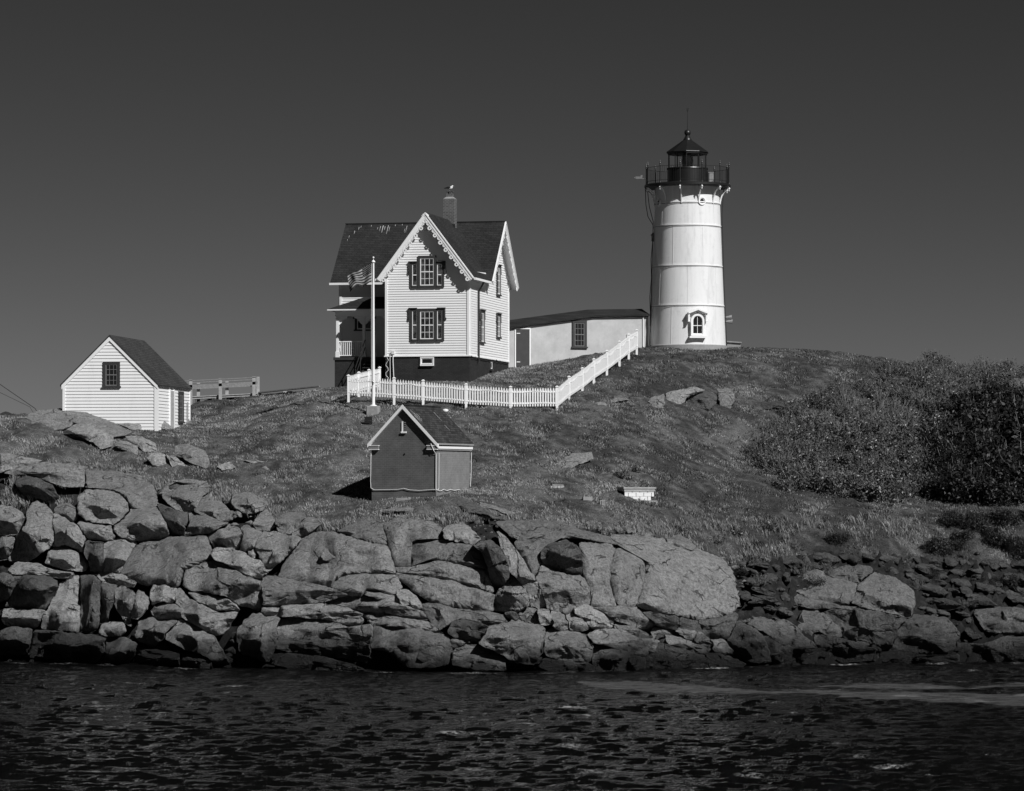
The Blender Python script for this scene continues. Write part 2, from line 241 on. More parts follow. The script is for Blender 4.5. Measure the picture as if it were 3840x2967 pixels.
ROCKS = """
A|L|30|smooth pale ledge at the far left edge just under the turf|0,0 60,2 180,25 305,52 235,78 130,100 60,120 0,135
A|L|30|broad smooth slab behind the dark turf pocket at the left|20,140 130,98 310,58 470,68 620,95 590,125 600,180 590,238 490,240 400,225 320,190 200,150 100,152
A|D|35|dark hump sunk in the grass pocket at the far left|130,200 200,162 280,180 350,235 385,310 300,300 190,270 145,240
A|M|35|long smooth sloping slab behind the big oval boulder|605,135 740,140 900,165 1015,190 1070,255 1092,350 1080,425 990,415 915,380 890,310 800,270 720,245 640,243 600,200
A|B|50|big oval boulder wedged in the upper left of the cliff|548,300 600,255 700,250 780,265 850,290 905,350 905,405 860,460 790,502 700,492 600,475 550,430 542,350
A|R|55|rough jagged block right below the big oval boulder|925,380 1090,380 1130,410 1155,490 1180,565 1130,600 1000,605 930,618 860,570 800,540 800,510 870,462 912,410
A|B|50|small round boulder left of the big oval boulder|380,395 420,352 490,352 545,388 555,430 540,475 490,480 430,455 385,420
A|R|62|tall rough hump of rock standing near the left edge|195,450 212,385 260,362 330,390 362,450 375,520 385,600 350,660 290,672 220,730 140,742 60,738 100,680 110,600 160,520
A|R|55|ragged block leaning on the right of the tall rough hump|372,480 395,420 480,475 560,540 595,602 580,680 520,665 450,640 385,655 388,570
A|L|35|cracked ledge at the left edge beside the tall rough hump|0,392 80,392 165,452 168,505 112,560 60,580 0,570
A|R|60|rounded block at the left edge under the cracked ledge|0,578 60,585 108,600 100,650 62,720 0,745
A|R|60|split block under the big oval boulder|560,480 700,500 785,515 782,600 730,615 650,610 600,595 565,540
A|B|45|dark pitted dome shaped boulder below the ragged block|312,775 340,692 390,655 470,650 540,690 600,735 630,790 600,832 500,825 400,802
A|D|70|shaded recessed wall between the pitted dome and the upright slab|598,622 720,620 730,700 722,850 640,832 632,780 600,720
A|R|66|upright slab with a dark streak left of the huge smooth block|728,645 765,625 960,628 915,695 868,780 835,850 750,852 722,760
A|M|55|huge smooth block across the middle of the left cliff|935,665 1000,630 1200,598 1450,572 1482,680 1478,735 1380,775 1290,820 1272,900 1215,935 1100,905 1000,900 900,870 845,850 870,780
A|P|42|tilted smooth slab lying upper right of the largest slab|1482,715 1530,655 1620,660 1740,722 1845,785 1862,840 1840,888 1760,868 1640,800 1560,762
A|P|48|largest tilted slab overhanging the dark hollow|1290,840 1380,790 1450,762 1560,768 1700,850 1830,900 1845,960 1840,1045 1805,1090 1720,1060 1600,1020 1450,972 1340,952 1285,905
A|P|52|pale faceted block high above the huge smooth block|1168,255 1230,215 1330,222 1400,245 1465,245 1420,300 1372,400 1300,412 1230,382 1168,320
A|L|28|flat pale cap slab on top of the pale faceted block|1208,192 1340,180 1450,200 1492,243 1400,242 1300,216
A|P|50|angular wedge shaped block with a lit right face|1362,400 1388,312 1430,290 1510,330 1608,412 1610,460 1562,474 1470,432 1400,432
A|L|40|sloping shelf under the angular wedge shaped block|1328,418 1450,432 1580,492 1545,522 1475,568 1380,572 1300,570 1330,480
A|D|65|dark broken block beside the deep notch|1112,355 1200,395 1315,420 1318,480 1290,568 1205,568 1175,480 1130,430
A|R|55|square white veined block above the tilted smooth slab|1465,545 1600,522 1700,560 1708,620 1672,682 1565,650 1500,665 1468,610
A|P|50|pointed block right of the white veined block|1715,530 1832,570 1790,642 1742,690 1682,682 1705,620
A|B|50|little round stone resting above the tilted smooth slab|1742,685 1785,670 1806,712 1780,748 1742,722
A|R|45|rounded outcrop half buried in turf at the cliff top|1645,300 1750,288 1860,340 1850,395 1750,420 1665,385 1638,340
A|L|45|long thin ledge under the dark pitted dome|72,812 150,775 230,790 340,822 500,838 490,880 380,872 240,852 80,848
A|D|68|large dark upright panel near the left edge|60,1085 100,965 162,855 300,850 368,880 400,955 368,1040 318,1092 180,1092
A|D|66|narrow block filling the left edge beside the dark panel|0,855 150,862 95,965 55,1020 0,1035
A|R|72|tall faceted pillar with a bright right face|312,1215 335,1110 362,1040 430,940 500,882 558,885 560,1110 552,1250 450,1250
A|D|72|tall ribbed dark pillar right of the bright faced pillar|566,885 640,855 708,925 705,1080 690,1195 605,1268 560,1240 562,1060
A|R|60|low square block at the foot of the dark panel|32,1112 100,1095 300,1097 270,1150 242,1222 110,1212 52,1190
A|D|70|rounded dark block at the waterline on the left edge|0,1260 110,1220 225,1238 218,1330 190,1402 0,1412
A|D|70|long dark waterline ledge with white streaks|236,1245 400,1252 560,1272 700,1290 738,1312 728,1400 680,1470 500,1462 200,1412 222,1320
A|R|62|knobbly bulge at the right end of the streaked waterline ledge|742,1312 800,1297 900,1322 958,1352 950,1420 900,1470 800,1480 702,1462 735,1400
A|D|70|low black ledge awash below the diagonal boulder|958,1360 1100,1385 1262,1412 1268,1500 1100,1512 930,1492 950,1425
A|R|60|wet rounded toe at the right end of the low black ledge|1270,1412 1400,1416 1468,1450 1480,1508 1380,1524 1272,1514
A|P|35|pointed slab jutting over the dark hollow|712,842 742,828 860,860 942,905 900,925 820,915 720,895 702,870
A|D|72|thin dark fin beside the black hollow|708,912 820,932 792,1000 760,1090 758,1180 702,1188 708,1080
A|R|68|curved upright fin right of the black hollow|800,950 860,945 932,992 938,1040 912,1120 922,1200 880,1160 832,1060
A|B|60|egg shaped boulder with a lichened face|918,1165 915,1090 942,1020 970,965 1010,972 1055,1030 1040,1095 970,1165
A|P|48|bright many sided boulder perched at the centre of the left cliff|1062,1015 1105,922 1150,918 1220,960 1222,1000 1205,1048 1130,1040 1072,1045
A|R|50|blunt boulder directly below the bright many sided boulder|1080,1095 1130,1048 1200,1052 1270,1092 1280,1150 1180,1170 1105,1162
A|P|50|wide block under the largest slab|1228,982 1300,978 1320,1040 1450,1092 1500,1130 1645,1112 1570,1250 1460,1262 1350,1192 1285,1158 1272,1080
A|P|35|thin lid slab on the wide block|1330,978 1450,982 1600,1022 1668,1098 1560,1102 1450,1062 1370,1012
A|R|55|hunched boulder left of the big diagonal boulder|955,1290 990,1190 1060,1168 1130,1182 1245,1182 1168,1262 1088,1350 1000,1320
A|P|45|big diagonal boulder sliding down to the water|1160,1262 1272,1165 1400,1212 1500,1300 1590,1440 1602,1478 1540,1490 1430,1420 1280,1360 1180,1312
A|P|45|small flat topped block in the gap at the cliff foot|700,1262 745,1188 855,1202 876,1250 832,1290 740,1278
B|P|45|small pale pointed rock in the turf notch|110,492 180,415 232,500 200,525 130,520
B|R|45|leaning triangular slab in the turf notch|265,485 380,415 437,450 402,520 350,572 290,542
B|R|40|grassy topped block right of the leaning triangular slab|362,560 430,482 585,475 470,535 450,570
B|P|48|faceted block with a dark left side under the turf notch|120,592 175,572 300,578 410,602 398,640 300,715 250,760 180,828 172,740 105,680
B|M|42|great domed slab left of the deep crack|285,868 350,745 425,625 540,572 700,580 860,622 1035,650 1062,760 1072,840 900,838 720,850 652,900 640,940 500,908
B|M|46|rolling lower lip of the great domed slab|655,915 722,855 900,845 1078,850 1112,960 1040,990 980,968 890,962 850,998 740,985 660,948
B|B|42|flat boulder perched on the great domed slab|565,722 590,672 680,650 800,652 870,690 872,738 800,788 740,795 640,770 582,752
B|M|40|wedge slab at the cliff top left of the deep crack|690,548 800,505 900,480 960,478 1010,540 1030,638 960,632 850,600 780,572
B|M|45|upper block right of the deep crack|1015,520 1080,490 1200,460 1320,470 1425,555 1400,600 1250,608 1202,640 1198,730 1205,790 1090,790 1062,680 1030,600
B|M|50|lichen stained block in the middle of the central cliff|1208,645 1260,608 1450,612 1600,642 1690,682 1742,815 1600,788 1450,752 1380,735 1250,778 1212,788
B|M|55|pale lens shaped block above the rounded bottom block|1100,802 1210,797 1300,765 1450,757 1600,797 1738,828 1772,978 1600,930 1400,880 1200,848 1125,838
B|M|55|rounded bottom block of the central cliff|1115,845 1300,865 1500,898 1640,945 1768,988 1760,1092 1650,1100 1450,1065 1280,990 1182,920
B|R|38|mossy block at the cliff top right of centre|1430,545 1560,510 1672,600 1640,638 1540,612 1440,592
B|D|68|dark steep block in shade right of the lichen stained block|1640,650 1760,642 1850,700 1872,860 1850,920 1782,930 1748,815 1695,685
B|R|45|long low slab under the great domed slab|160,862 280,880 500,915 640,948 755,992 600,1038 480,1048 280,1060 160,1060 162,950
B|R|42|slanting slab running down to the right below the dome|600,1047 770,1002 1000,1012 1130,1062 1280,1112 1318,1172 1150,1150 1000,1112 870,1118 750,1080
B|R|38|broken sliver below the lip of the dome|870,982 960,968 1080,1012 1128,1058 1080,1068 960,1022
B|P|48|small tilted block at the foot of the deep crack|1115,965 1200,1002 1270,1080 1240,1095 1190,1060 1132,1058
B|R|50|small squarish stone beside the dark cleft|168,1077 280,1092 278,1140 180,1140
B|R|48|layered ledge left of the dark joint|288,1075 600,1052 760,1088 858,1132 868,1190 780,1215 620,1170 400,1150 292,1150
B|R|55|thick layered block above the waterline bench|245,1240 290,1170 600,1165 700,1212 780,1230 900,1200 932,1225 925,1290 898,1340 700,1300 500,1308 300,1285
B|R|66|rounded buttress beside the black cleft|8,1235 80,1162 150,1150 270,1160 242,1270 192,1448 100,1400 20,1380
B|D|60|dark undercut bench close to the water|270,1302 500,1312 720,1312 898,1352 888,1400 868,1462 650,1412 400,1400 282,1372
B|P|35|sloping roof slab above the big round buttress|875,1140 1000,1120 1160,1162 1320,1182 1412,1262 1200,1232 1000,1205 940,1208
B|M|58|big round buttress meeting the water at the centre|932,1215 1100,1215 1300,1245 1470,1290 1490,1400 1470,1480 1350,1502 1180,1490 1112,1430 1080,1400 920,1368 930,1290
B|M|45|long tilted block below the rounded bottom block|1285,1075 1400,1058 1500,1090 1700,1110 1874,1150 1890,1190 1700,1198 1560,1162 1490,1188 1415,1235 1335,1185 1292,1120
B|D|55|overhung block with a shadowed left face|1490,1192 1560,1168 1700,1200 1722,1225 1700,1290 1660,1320 1550,1300 1480,1270
B|P|52|smooth hump at the waterline right of the round buttress|1490,1392 1570,1352 1660,1342 1780,1402 1860,1452 1850,1522 1700,1522 1490,1482
B|R|50|small filler stone above the smooth hump|1482,1302 1580,1312 1540,1360 1490,1366
B|D|55|wet black ledge awash under the undercut bench|350,1405 600,1442 750,1472 880,1522 700,1542 400,1522 220,1482
C|R|52|massive rounded block left of the squat waterline boulder|5,1345 60,1230 150,1200 300,1180 420,1232 445,1300 420,1390 372,1460 250,1440 100,1385
C|R|55|squat boulder standing in the water gap|450,1300 500,1242 620,1250 740,1290 785,1370 768,1450 700,1470 600,1460 480,1430 455,1375
C|D|60|dark foot of rock under the squat boulder|480,1442 700,1476 800,1500 780,1540 550,1540 440,1500
C|P|40|tilted tabular block under the great dome|660,1092 730,1062 850,1112 940,1190 920,1220 780,1212 700,1150
C|P|55|thin diagonal slab leaning against the great dome|130,562 200,620 300,760 400,900 480,1050 420,1080 355,1062 335,970 250,862 172,700
C|R|58|pyramid shaped block under the thin diagonal slab|100,1080 160,960 222,868 280,900 330,980 338,1050 300,1100 200,1090
C|M|34|smooth striped top of the great dome|140,485 300,480 500,498 720,548 900,588 960,640 850,625 720,600 560,580 400,592 330,602 230,572
C|M|68|recessed face of the great dome left of the dark knob|258,642 330,608 450,600 560,602 470,645 436,720 402,860 365,850 312,740
C|D|60|dark pitted knob bulging out of the great dome|440,685 480,640 560,630 640,640 700,690 716,780 716,855 640,850 540,820 460,790 430,740
C|R|62|swelling block beneath the dark pitted knob|420,792 540,830 640,860 716,868 770,950 778,1038 700,1090 620,1110 540,1100 470,1060 442,980 402,880
C|M|68|sheer face between the knob and the curved crack|712,645 900,635 942,690 910,800 908,930 950,1070 792,1075 772,960 718,860 722,740
C|M|70|middle panel of the great dome right of the curved crack|950,692 1040,672 1150,700 1160,800 1150,900 1112,1000 1092,1070 1040,1080 962,1040 922,930 918,820
C|M|55|great rounded dome end on the right of the cliff|965,645 925,598 1060,590 1200,610 1350,640 1500,688 1620,732 1720,790 1770,900 1792,1060 1750,1130 1640,1160 1500,1165 1350,1130 1230,1110 1102,1070 1122,1000 1165,900 1160,780 1150,698 1060,665
C|R|42|ribbed slab in the shade below the dome|790,1082 950,1080 1090,1080 1200,1180 1222,1232 1150,1250 1000,1180 870,1112
C|D|58|undercut rock beneath the dome end|1100,1088 1230,1118 1350,1142 1520,1180 1600,1290 1480,1262 1300,1232 1222,1190
C|D|60|lower corner block under the dome end|1535,1185 1700,1155 1795,1135 1750,1290 1660,1310 1590,1280
C|R|40|smooth low slab in the middle of the right foreshore|765,1292 870,1245 1000,1242 1100,1292 1250,1322 1232,1400 1150,1430 1000,1390 850,1342
C|R|35|narrow tilted slab beside the tabular block|940,1192 1080,1212 1205,1290 1120,1292 960,1242
C|R|45|angular lump at the right end of the ribbed slab|1212,1222 1320,1232 1400,1272 1300,1292 1222,1292
C|R|38|flat pointed slab low on the right foreshore|1290,1272 1400,1290 1520,1340 1608,1372 1560,1400 1450,1390 1350,1342
C|R|45|curved block left of the small bright cube stone|1380,1252 1430,1202 1560,1262 1640,1352 1600,1360 1480,1302
C|P|45|small bright cube shaped stone near the right foreshore|1620,1312 1690,1300 1782,1390 1732,1412 1650,1372
C|R|58|blocky wet boulder right of the squat boulder|800,1372 850,1342 960,1372 1060,1402 1020,1470 1010,1532 820,1522 800,1442
C|D|60|narrow wet block in the foreshore shade|1062,1412 1150,1442 1150,1532 1030,1532 1030,1472
C|D|50|broad wet shelf at the water below the dome end|1250,1332 1400,1372 1600,1440 1590,1532 1300,1532 1160,1522 1180,1422
C|D|50|low wet rock at the right end of the broad shelf|1590,1422 1700,1420 1850,1482 1760,1542 1620,1532
C|R|60|first small upright block in the row under the diagonal slab|275,1150 310,1092 390,1100 398,1190 300,1180
C|R|55|second small upright block in the row with a slanting top|405,1100 480,1112 520,1190 430,1192
C|R|55|third small upright block in the row beside the tabular block|490,1112 560,1120 622,1190 610,1240 530,1220
C|R|45|rough lump left of the tabular block|622,1152 700,1152 752,1220 680,1240 622,1220
C|D|50|small dark stone left of the row of upright blocks|180,1132 230,1120 262,1160 190,1162
C|R|40|row of low blocks on the turf edge above the dome end|1320,612 1400,605 1490,650 1490,680 1400,662 1322,640
C|L|24|pale flat ledge in the grass right of the brick shed|0,342 120,372 255,422 200,432 100,402 0,378
B|D|24|mossy ledge in the turf at the corner of the brick shed|1430,320 1500,300 1600,320 1740,400 1800,438 1640,425 1500,370
B|R|24|low grey ledge in the turf in front of the brick shed|1000,398 1160,370 1350,432 1250,438 1130,412
D|P|60|left half of the perched boulder above the dark slab|362,1245 380,1200 470,1168 520,1182 660,1216 650,1300 560,1310 430,1280
D|P|36|striped cap on the perched boulder|520,1168 620,1142 720,1140 735,1162 700,1182 680,1214 560,1190
D|P|55|right half of the perched boulder with a rounded nose|642,1310 672,1222 742,1168 850,1200 930,1250 942,1310 920,1380 820,1352 700,1332
D|P|55|thin wedge strip under the perched boulder|360,1258 430,1290 570,1322 655,1330 640,1345 480,1334 366,1322
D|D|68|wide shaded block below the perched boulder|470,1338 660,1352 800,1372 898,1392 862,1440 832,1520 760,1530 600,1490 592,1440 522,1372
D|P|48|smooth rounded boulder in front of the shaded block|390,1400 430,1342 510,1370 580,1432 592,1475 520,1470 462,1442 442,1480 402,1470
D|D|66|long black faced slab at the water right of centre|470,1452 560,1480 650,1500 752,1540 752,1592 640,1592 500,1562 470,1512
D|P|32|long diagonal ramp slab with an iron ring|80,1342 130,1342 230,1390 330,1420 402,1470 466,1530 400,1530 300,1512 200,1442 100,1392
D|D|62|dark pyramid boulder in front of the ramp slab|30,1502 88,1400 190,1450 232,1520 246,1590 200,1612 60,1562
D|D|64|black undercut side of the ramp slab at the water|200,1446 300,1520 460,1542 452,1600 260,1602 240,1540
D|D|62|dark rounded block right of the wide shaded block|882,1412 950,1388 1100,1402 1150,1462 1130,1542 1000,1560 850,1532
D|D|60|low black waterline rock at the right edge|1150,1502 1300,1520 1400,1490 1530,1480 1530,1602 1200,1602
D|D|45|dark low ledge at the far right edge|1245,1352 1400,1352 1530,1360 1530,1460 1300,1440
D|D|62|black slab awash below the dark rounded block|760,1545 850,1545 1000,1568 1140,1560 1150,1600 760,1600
E|L|26|broad smooth dome of bedrock in front of the white shed|125,640 180,590 250,568 400,558 520,578 640,618 740,658 835,705 790,728 720,738 640,690 560,655 480,650 420,685 300,700 180,665
E|R|30|rounded hump below the broad bedrock dome|420,690 480,655 560,660 660,700 718,735 710,790 640,818 580,770 500,735
E|R|34|rock against the front wall of the white shed|740,652 820,635 888,640 890,690 830,695
E|R|34|rounded rock at the front corner of the white shed|895,640 960,618 1040,632 1100,688 1000,692 900,690
E|R|34|small block left of the cluster of slope outcrops|715,790 750,752 870,792 864,850 810,840
E|R|32|curved block at the top of the cluster of slope outcrops|785,732 900,730 980,780 990,828 900,830 832,780
E|R|34|lower left block of the cluster of slope outcrops|920,870 980,832 1038,840 1058,880 1050,930 960,922
E|R|36|narrow middle block of the cluster of slope outcrops|1045,842 1110,862 1165,910 1165,942 1090,930 1058,880
E|R|30|largest block on the right of the cluster of slope outcrops|1095,792 1180,778 1300,830 1322,900 1310,942 1200,900 1110,842
E|L|22|flat rock sheet in the grass right of the slope outcrops|1370,922 1440,895 1500,930 1400,950
E|L|22|pale little stone on the grass slope below the boardwalk|1650,930 1672,918 1700,940 1680,946
E|L|22|thin rock strip in the grass above the cliff on the left slope|1530,885 1620,882 1680,896 1600,902
G|R|45|left block of the hillside outcrop under the tower|1330,935 1380,890 1470,868 1480,990 1390,992
G|P|30|long sloping top slab of the hillside outcrop|1480,862 1650,820 1750,805 1830,835 1700,870 1655,930 1620,960 1500,950
G|D|45|hollowed middle block of the hillside outcrop|1655,952 1700,880 1830,842 1900,845 1925,890 1920,960 1870,1012 1800,990 1700,980
G|P|45|right block of the hillside outcrop|1922,822 2000,815 2080,860 2070,930 2040,990 1960,982 1935,900
G|D|26|dark half buried stone below the fence corner|735,1000 790,965 860,970 850,1002
G|P|26|pale flat stone below the fence corner|875,945 930,930 985,960 960,980 890,970
G|R|26|long low stone between the fence and the hillside outcrop|1010,925 1060,898 1150,900 1170,920 1100,932 1020,940
D|R|26|weathered ledge on the slope left of the thicket|150,345 200,330 340,328 320,360 180,372
D|R|24|low ledge high on the slope above the thicket|450,238 520,228 620,250 680,268 600,276 480,252
D|P|34|pale rock at the right edge behind the thicket|1420,235 1479,215 1530,230 1530,285 1430,272
C|P|22|patch of bare pale stone in the grass slope above the planter|520,80 590,30 660,0 780,-10 800,40 720,70 640,100 560,110
"""
# ---------------------------------------------------------------- terrain: profiles (photo row, distance) from the water up, one per photo column
PROF = {
 -1000: [(2480,160),(2455,166),(2440,176),(2430,186)],
 -700: [(2480,160),(2380,165),(2330,172),(2300,180)],
 -300: [(2480,160),(2350,161.8),(2110,164.6),(1970,167),(1800,170),(1740,172.5),(1690,175.5),(1640,180)],
 0:    [(2480,160),(2350,161.5),(2100,164),(1950,166),(1760,168.5),(1700,170.5),(1640,173),(1570,176.5),(1545,181)],
 400:  [(2490,158),(2300,160.5),(2080,163),(1950,165.5),(1850,167.5),(1780,169.5),(1700,172),(1640,175),(1600,178),(1590,186)],
 800:  [(2506,154),(2300,157),(2100,159.5),(1950,162),(1850,165),(1750,169),(1650,175),(1612,182),(1555,188),(1497,192)],
 1200: [(2511,153),(2350,154.5),(2150,156),(2030,157.5),(1950,159.5),(1850,163.5),(1750,167.5),(1650,172),(1560,176),(1500,180),(1455,187)],
 1600: [(2520,151),(2350,152.5),(2150,154),(1980,155.5),(1900,157.2),(1853,159.3),(1835,163),(1780,167),(1700,170.5),(1600,174),(1530,177.5),(1490,179.5),(1432,185.5),(1405,192)],
 2000: [(2520,151),(2370,152.6),(2320,153.4),(2090,154.3),(2005,156.2),(1945,158.5),(1890,161),(1840,164),(1760,167.5),(1680,171),(1600,174.5),(1526,178),(1480,181),(1400,190),(1370,197)],
 2400: [(2510,153),(2390,154.2),(2330,154.6),(2120,155.4),(2050,157.6),(1980,160),(1880,163),(1830,166),(1740,170),(1640,174.5),(1540,179),(1450,184),(1370,190),(1307,196),(1298,200)],
 2700: [(2500,155.4),(2370,157),(2320,157.6),(2140,158.6),(2070,160.8),(1990,163),(1930,166),(1880,168.5),(1800,172),(1700,177),(1600,181),(1500,185.5),(1400,190.5),(1330,195.5),(1300,200)],
 3100: [(2490,157.7),(2350,160),(2200,162),(2080,164),(1970,166),(1920,168),(1890,171),(1800,176),(1700,180),(1600,184),(1500,188.5),(1400,193),(1332,198),(1315,202)],
 3500: [(2485,159),(2350,161.5),(2150,164.5),(2020,167),(1950,169),(1900,172),(1820,176),(1700,181),(1550,187),(1450,192),(1395,198),(1375,203)],
 4000: [(2480,160),(2300,163),(2100,166),(1980,169),(1900,173),(1800,178),(1600,186),(1480,193),(1435,199)],
 4350: [(2480,160),(2320,163.5),(2120,167),(2010,171),(1930,176),(1850,181),(1760,187),(1680,194)],
 4800: [(2480,160),(2400,165),(2320,172),(2290,182)],
 5200: [(2480,160),(2455,166),(2440,176),(2430,188)],
}
PX = np.array(sorted(PROF)); DG = np.arange(120, 262, .5)
def zrow(py, D): return H+(HZ-py)*D/F
ZT = []
for k in PX:
    p = PROF[k]; ds = [D for _, D in p]; zs = [zrow(py, D) for py, D in p]; zs[0] = 0
    ds = [120, ds[0]-6, ds[0]-2]+ds+[ds[-1]+8, ds[-1]+25, 262]; zs = [-14, -6, -2.2]+zs+[zs[-1]-.05, zs[-1]-2.0, -6]
    ZT.append(np.interp(DG, ds, zs))
ZT = np.array(ZT); GX = np.arange(-1000, 5201, 50)
Z2 = np.array([np.interp(GX, PX, ZT[:, j]) for j in range(len(DG))]).T      # [px, D]
def blur(a, ax, n):
    k = np.ones(n)/n; p = n//2
    pad = np.concatenate([np.repeat(a.take([0], ax), p, ax), a, np.repeat(a.take([-1], ax), p, ax)], ax)
    return np.apply_along_axis(lambda r: np.convolve(r, k, 'valid'), ax, pad)
Z2 = blur(blur(Z2, 0, 5), 1, 3)
def gz(X, Y):                              # height of the smooth ground, world metres (arrays or numbers)
    X = np.asarray(X, float); Y = np.asarray(Y, float)
    px = np.clip(X/np.maximum(Y, 1)*F+1920, GX[0], GX[-1]-1); a = (px-GX[0])/50; i = np.clip(a.astype(int), 0, len(GX)-2); fa = a-i
    b = np.clip((Y-DG[0])/.5, 0, len(DG)-1.01); j = b.astype(int); fb = b-j
    return (Z2[i, j]*(1-fa)+Z2[i+1, j]*fa)*(1-fb)+(Z2[i, j+1]*(1-fa)+Z2[i+1, j+1]*fa)*fb
def G(X, Y): return float(gz(X, Y))
def Dof(px, py):                           # distance at which the sight line first meets the ground
    D = np.arange(140, 230, .1); x = (px-1920)/F*D; z = H+(HZ-py)/F*D
    hit = np.nonzero(gz(x, D) >= z)[0]
    return float(D[hit[0]]) if len(hit) else 200.0
def on(px, py): D = Dof(px, py); return W(px, py, D)
EDGE = ([-900,0,250,420,520,640,760,860,1000,1150,1270,1420,1700,1900,2200,2450,2620,2760,2900,3100,3400,3700,4000,5200],
        [1700,1705,1745,1770,1800,1830,1850,1880,1950,1985,1985,1960,1965,1950,1990,2015,2060,2110,2100,2080,2090,2110,2120,2140])   # lower edge of the turf
def vnoise(X, Y, s, seed=0, oct=4):        # cheap fractal noise from sines, -1..1
    r = np.random.default_rng(seed); out = np.zeros_like(X); amp = 1; tot = 0
    for o in range(oct):
        for _ in range(4):
            a = r.uniform(0, 2*math.pi); f = s*(2**o)*r.uniform(.7, 1.4)
            out += amp*np.sin((X*math.cos(a)+Y*math.sin(a))*f+r.uniform(0, 6.28)+1.3*np.sin((X*math.sin(a)-Y*math.cos(a))*f*.6+r.uniform(0, 6.28)))
            tot += amp*.5
        amp *= .5
    return out/tot
def rowof(X, Y, Z): return HZ-(Z-H)/Y*F
xs = np.concatenate([np.arange(-75, -28, 1.0), np.arange(-28, 28.01, .17), np.arange(29, 76, 1.0)])
ys = np.concatenate([np.arange(138, 146, 1.0), np.arange(146, 206, .17), np.arange(206, 262, 1.5)])
XX, YY = np.meshgrid(xs, ys); ZZ = gz(XX, YY); PXX = XX/YY*F+1920; RR = rowof(XX, YY, ZZ)
edge = np.interp(PXX, *EDGE)+vnoise(XX, YY, 1.1, 3)*28
rockm = np.clip((RR-edge)/14, 0, 1)*(YY < 172)
lump = vnoise(XX, YY, 1.6, 5)*.12+vnoise(XX, YY, 5.5, 6, 3)*.06
flat = np.ones_like(XX)
for bx, by, r in ((-3.2, 191, 7.5), (10.2, 200, 3.0), (-19.5, 181, 5), (-4.5, 163, 3.2)):
    flat = np.minimum(flat, np.clip((np.hypot(XX-bx, YY-by)-r)/2, .15, 1))
right = np.maximum(np.clip((PXX-2760)/150, 0, 1), np.clip((-40-PXX)/60, 0, 1))
lump += right*rockm*(np.abs(vnoise(XX, YY+ZZ, 2.0, 8, 5))*-.7+.2+np.abs(vnoise(XX, ZZ+YY*.5, 5, 18, 4))*.42)
ZZ2 = ZZ+lump*flat
YY2 = YY+rockm*(.65-.5*right)              # the bedrock behind the blocks sits back, so the joints are open
ZZ2 = np.where(rockm > 0, ZZ2-rockm*(.12-.1*right), ZZ2)
ny, nx = XX.shape
verts = np.stack([XX, YY2, ZZ2], -1).reshape(-1, 3).astype(np.float32)
idx = np.arange(nx*ny).reshape(ny, nx)
def gridmesh(name, verts, idx):
    q = np.stack([idx[:-1, :-1], idx[:-1, 1:], idx[1:, 1:], idx[1:, :-1]], -1).reshape(-1, 4)
    me = bpy.data.meshes.new(name); me.vertices.add(len(verts)); me.vertices.foreach_set('co', verts.ravel())
    me.loops.add(q.size); me.loops.foreach_set('vertex_index', q.ravel().astype(np.int32))
    me.polygons.add(len(q)); me.polygons.foreach_set('loop_start', np.arange(0, q.size, 4, dtype=np.int32))
    me.polygons.foreach_set('use_smooth', np.ones(len(q), bool)); me.update(); me.validate()
    return me
me = gridmesh('ground', verts, idx)
def vattr(me, name, a):
    at = me.attributes.new(name, 'FLOAT', 'POINT'); at.data.foreach_set('value', np.ascontiguousarray(a, np.float32).ravel())
def dryness(X, Y): return np.clip(.62+.42*vnoise(X, Y, .30, 21, 4)+.5*vnoise(X, Y, 1.5, 22, 4)+.5*vnoise(X, Y, 5, 23, 3)-.30*np.clip((X-4)/5, 0, 1)-.18*np.clip((X-12)/4, 0, 1), 0, 1)
dry = dryness(XX, YY)   # where the turf is straw and where it is green
vattr(me, 'rock', rockm); vattr(me, 'dry', dry)
m = NM('island_ground', .95, .1); p = m.pos()
ra = m.n('ShaderNodeAttribute', attribute_name='rock').outputs['Fac']; da = m.n('ShaderNodeAttribute', attribute_name='dry').outputs['Fac']
a = m.noise(p, 3.5, 8, .75); b = m.noise(p, 14, 5, .7)
turf = m.mix(da, m.ramp(a, [(.3, .022), (.7, .07)]), m.ramp(a, [(.3, .07), (.7, .20)]))
turf = m.mix(m.ramp(b, [(.35, .6), (.55, 0)]), turf, .015)
z = m.n('ShaderNodeSeparateXYZ', {0: p}).outputs[2]
rr = m.ramp(m.noise(p, 2.2, 9, .75), [(.3, .008), (.5, .022), (.72, .055)])  # shade of the gaps between blocks put into a near black bedrock colour
rr = m.mix(m.ramp(m.math('MULTIPLY', z, .25), [(.16, .95), (.5, 0)]), rr, .008)
m.out(m.mix(ra, turf, rr), m.bump(m.math('ADD', a, m.math('MULTIPLY', b, .5)), .9, .12)); M['ground'] = m.mat
o = link_mesh('ground', me, [M['ground']]); tag(o, 'grassy and rocky ground of the island', None, None, 'structure')

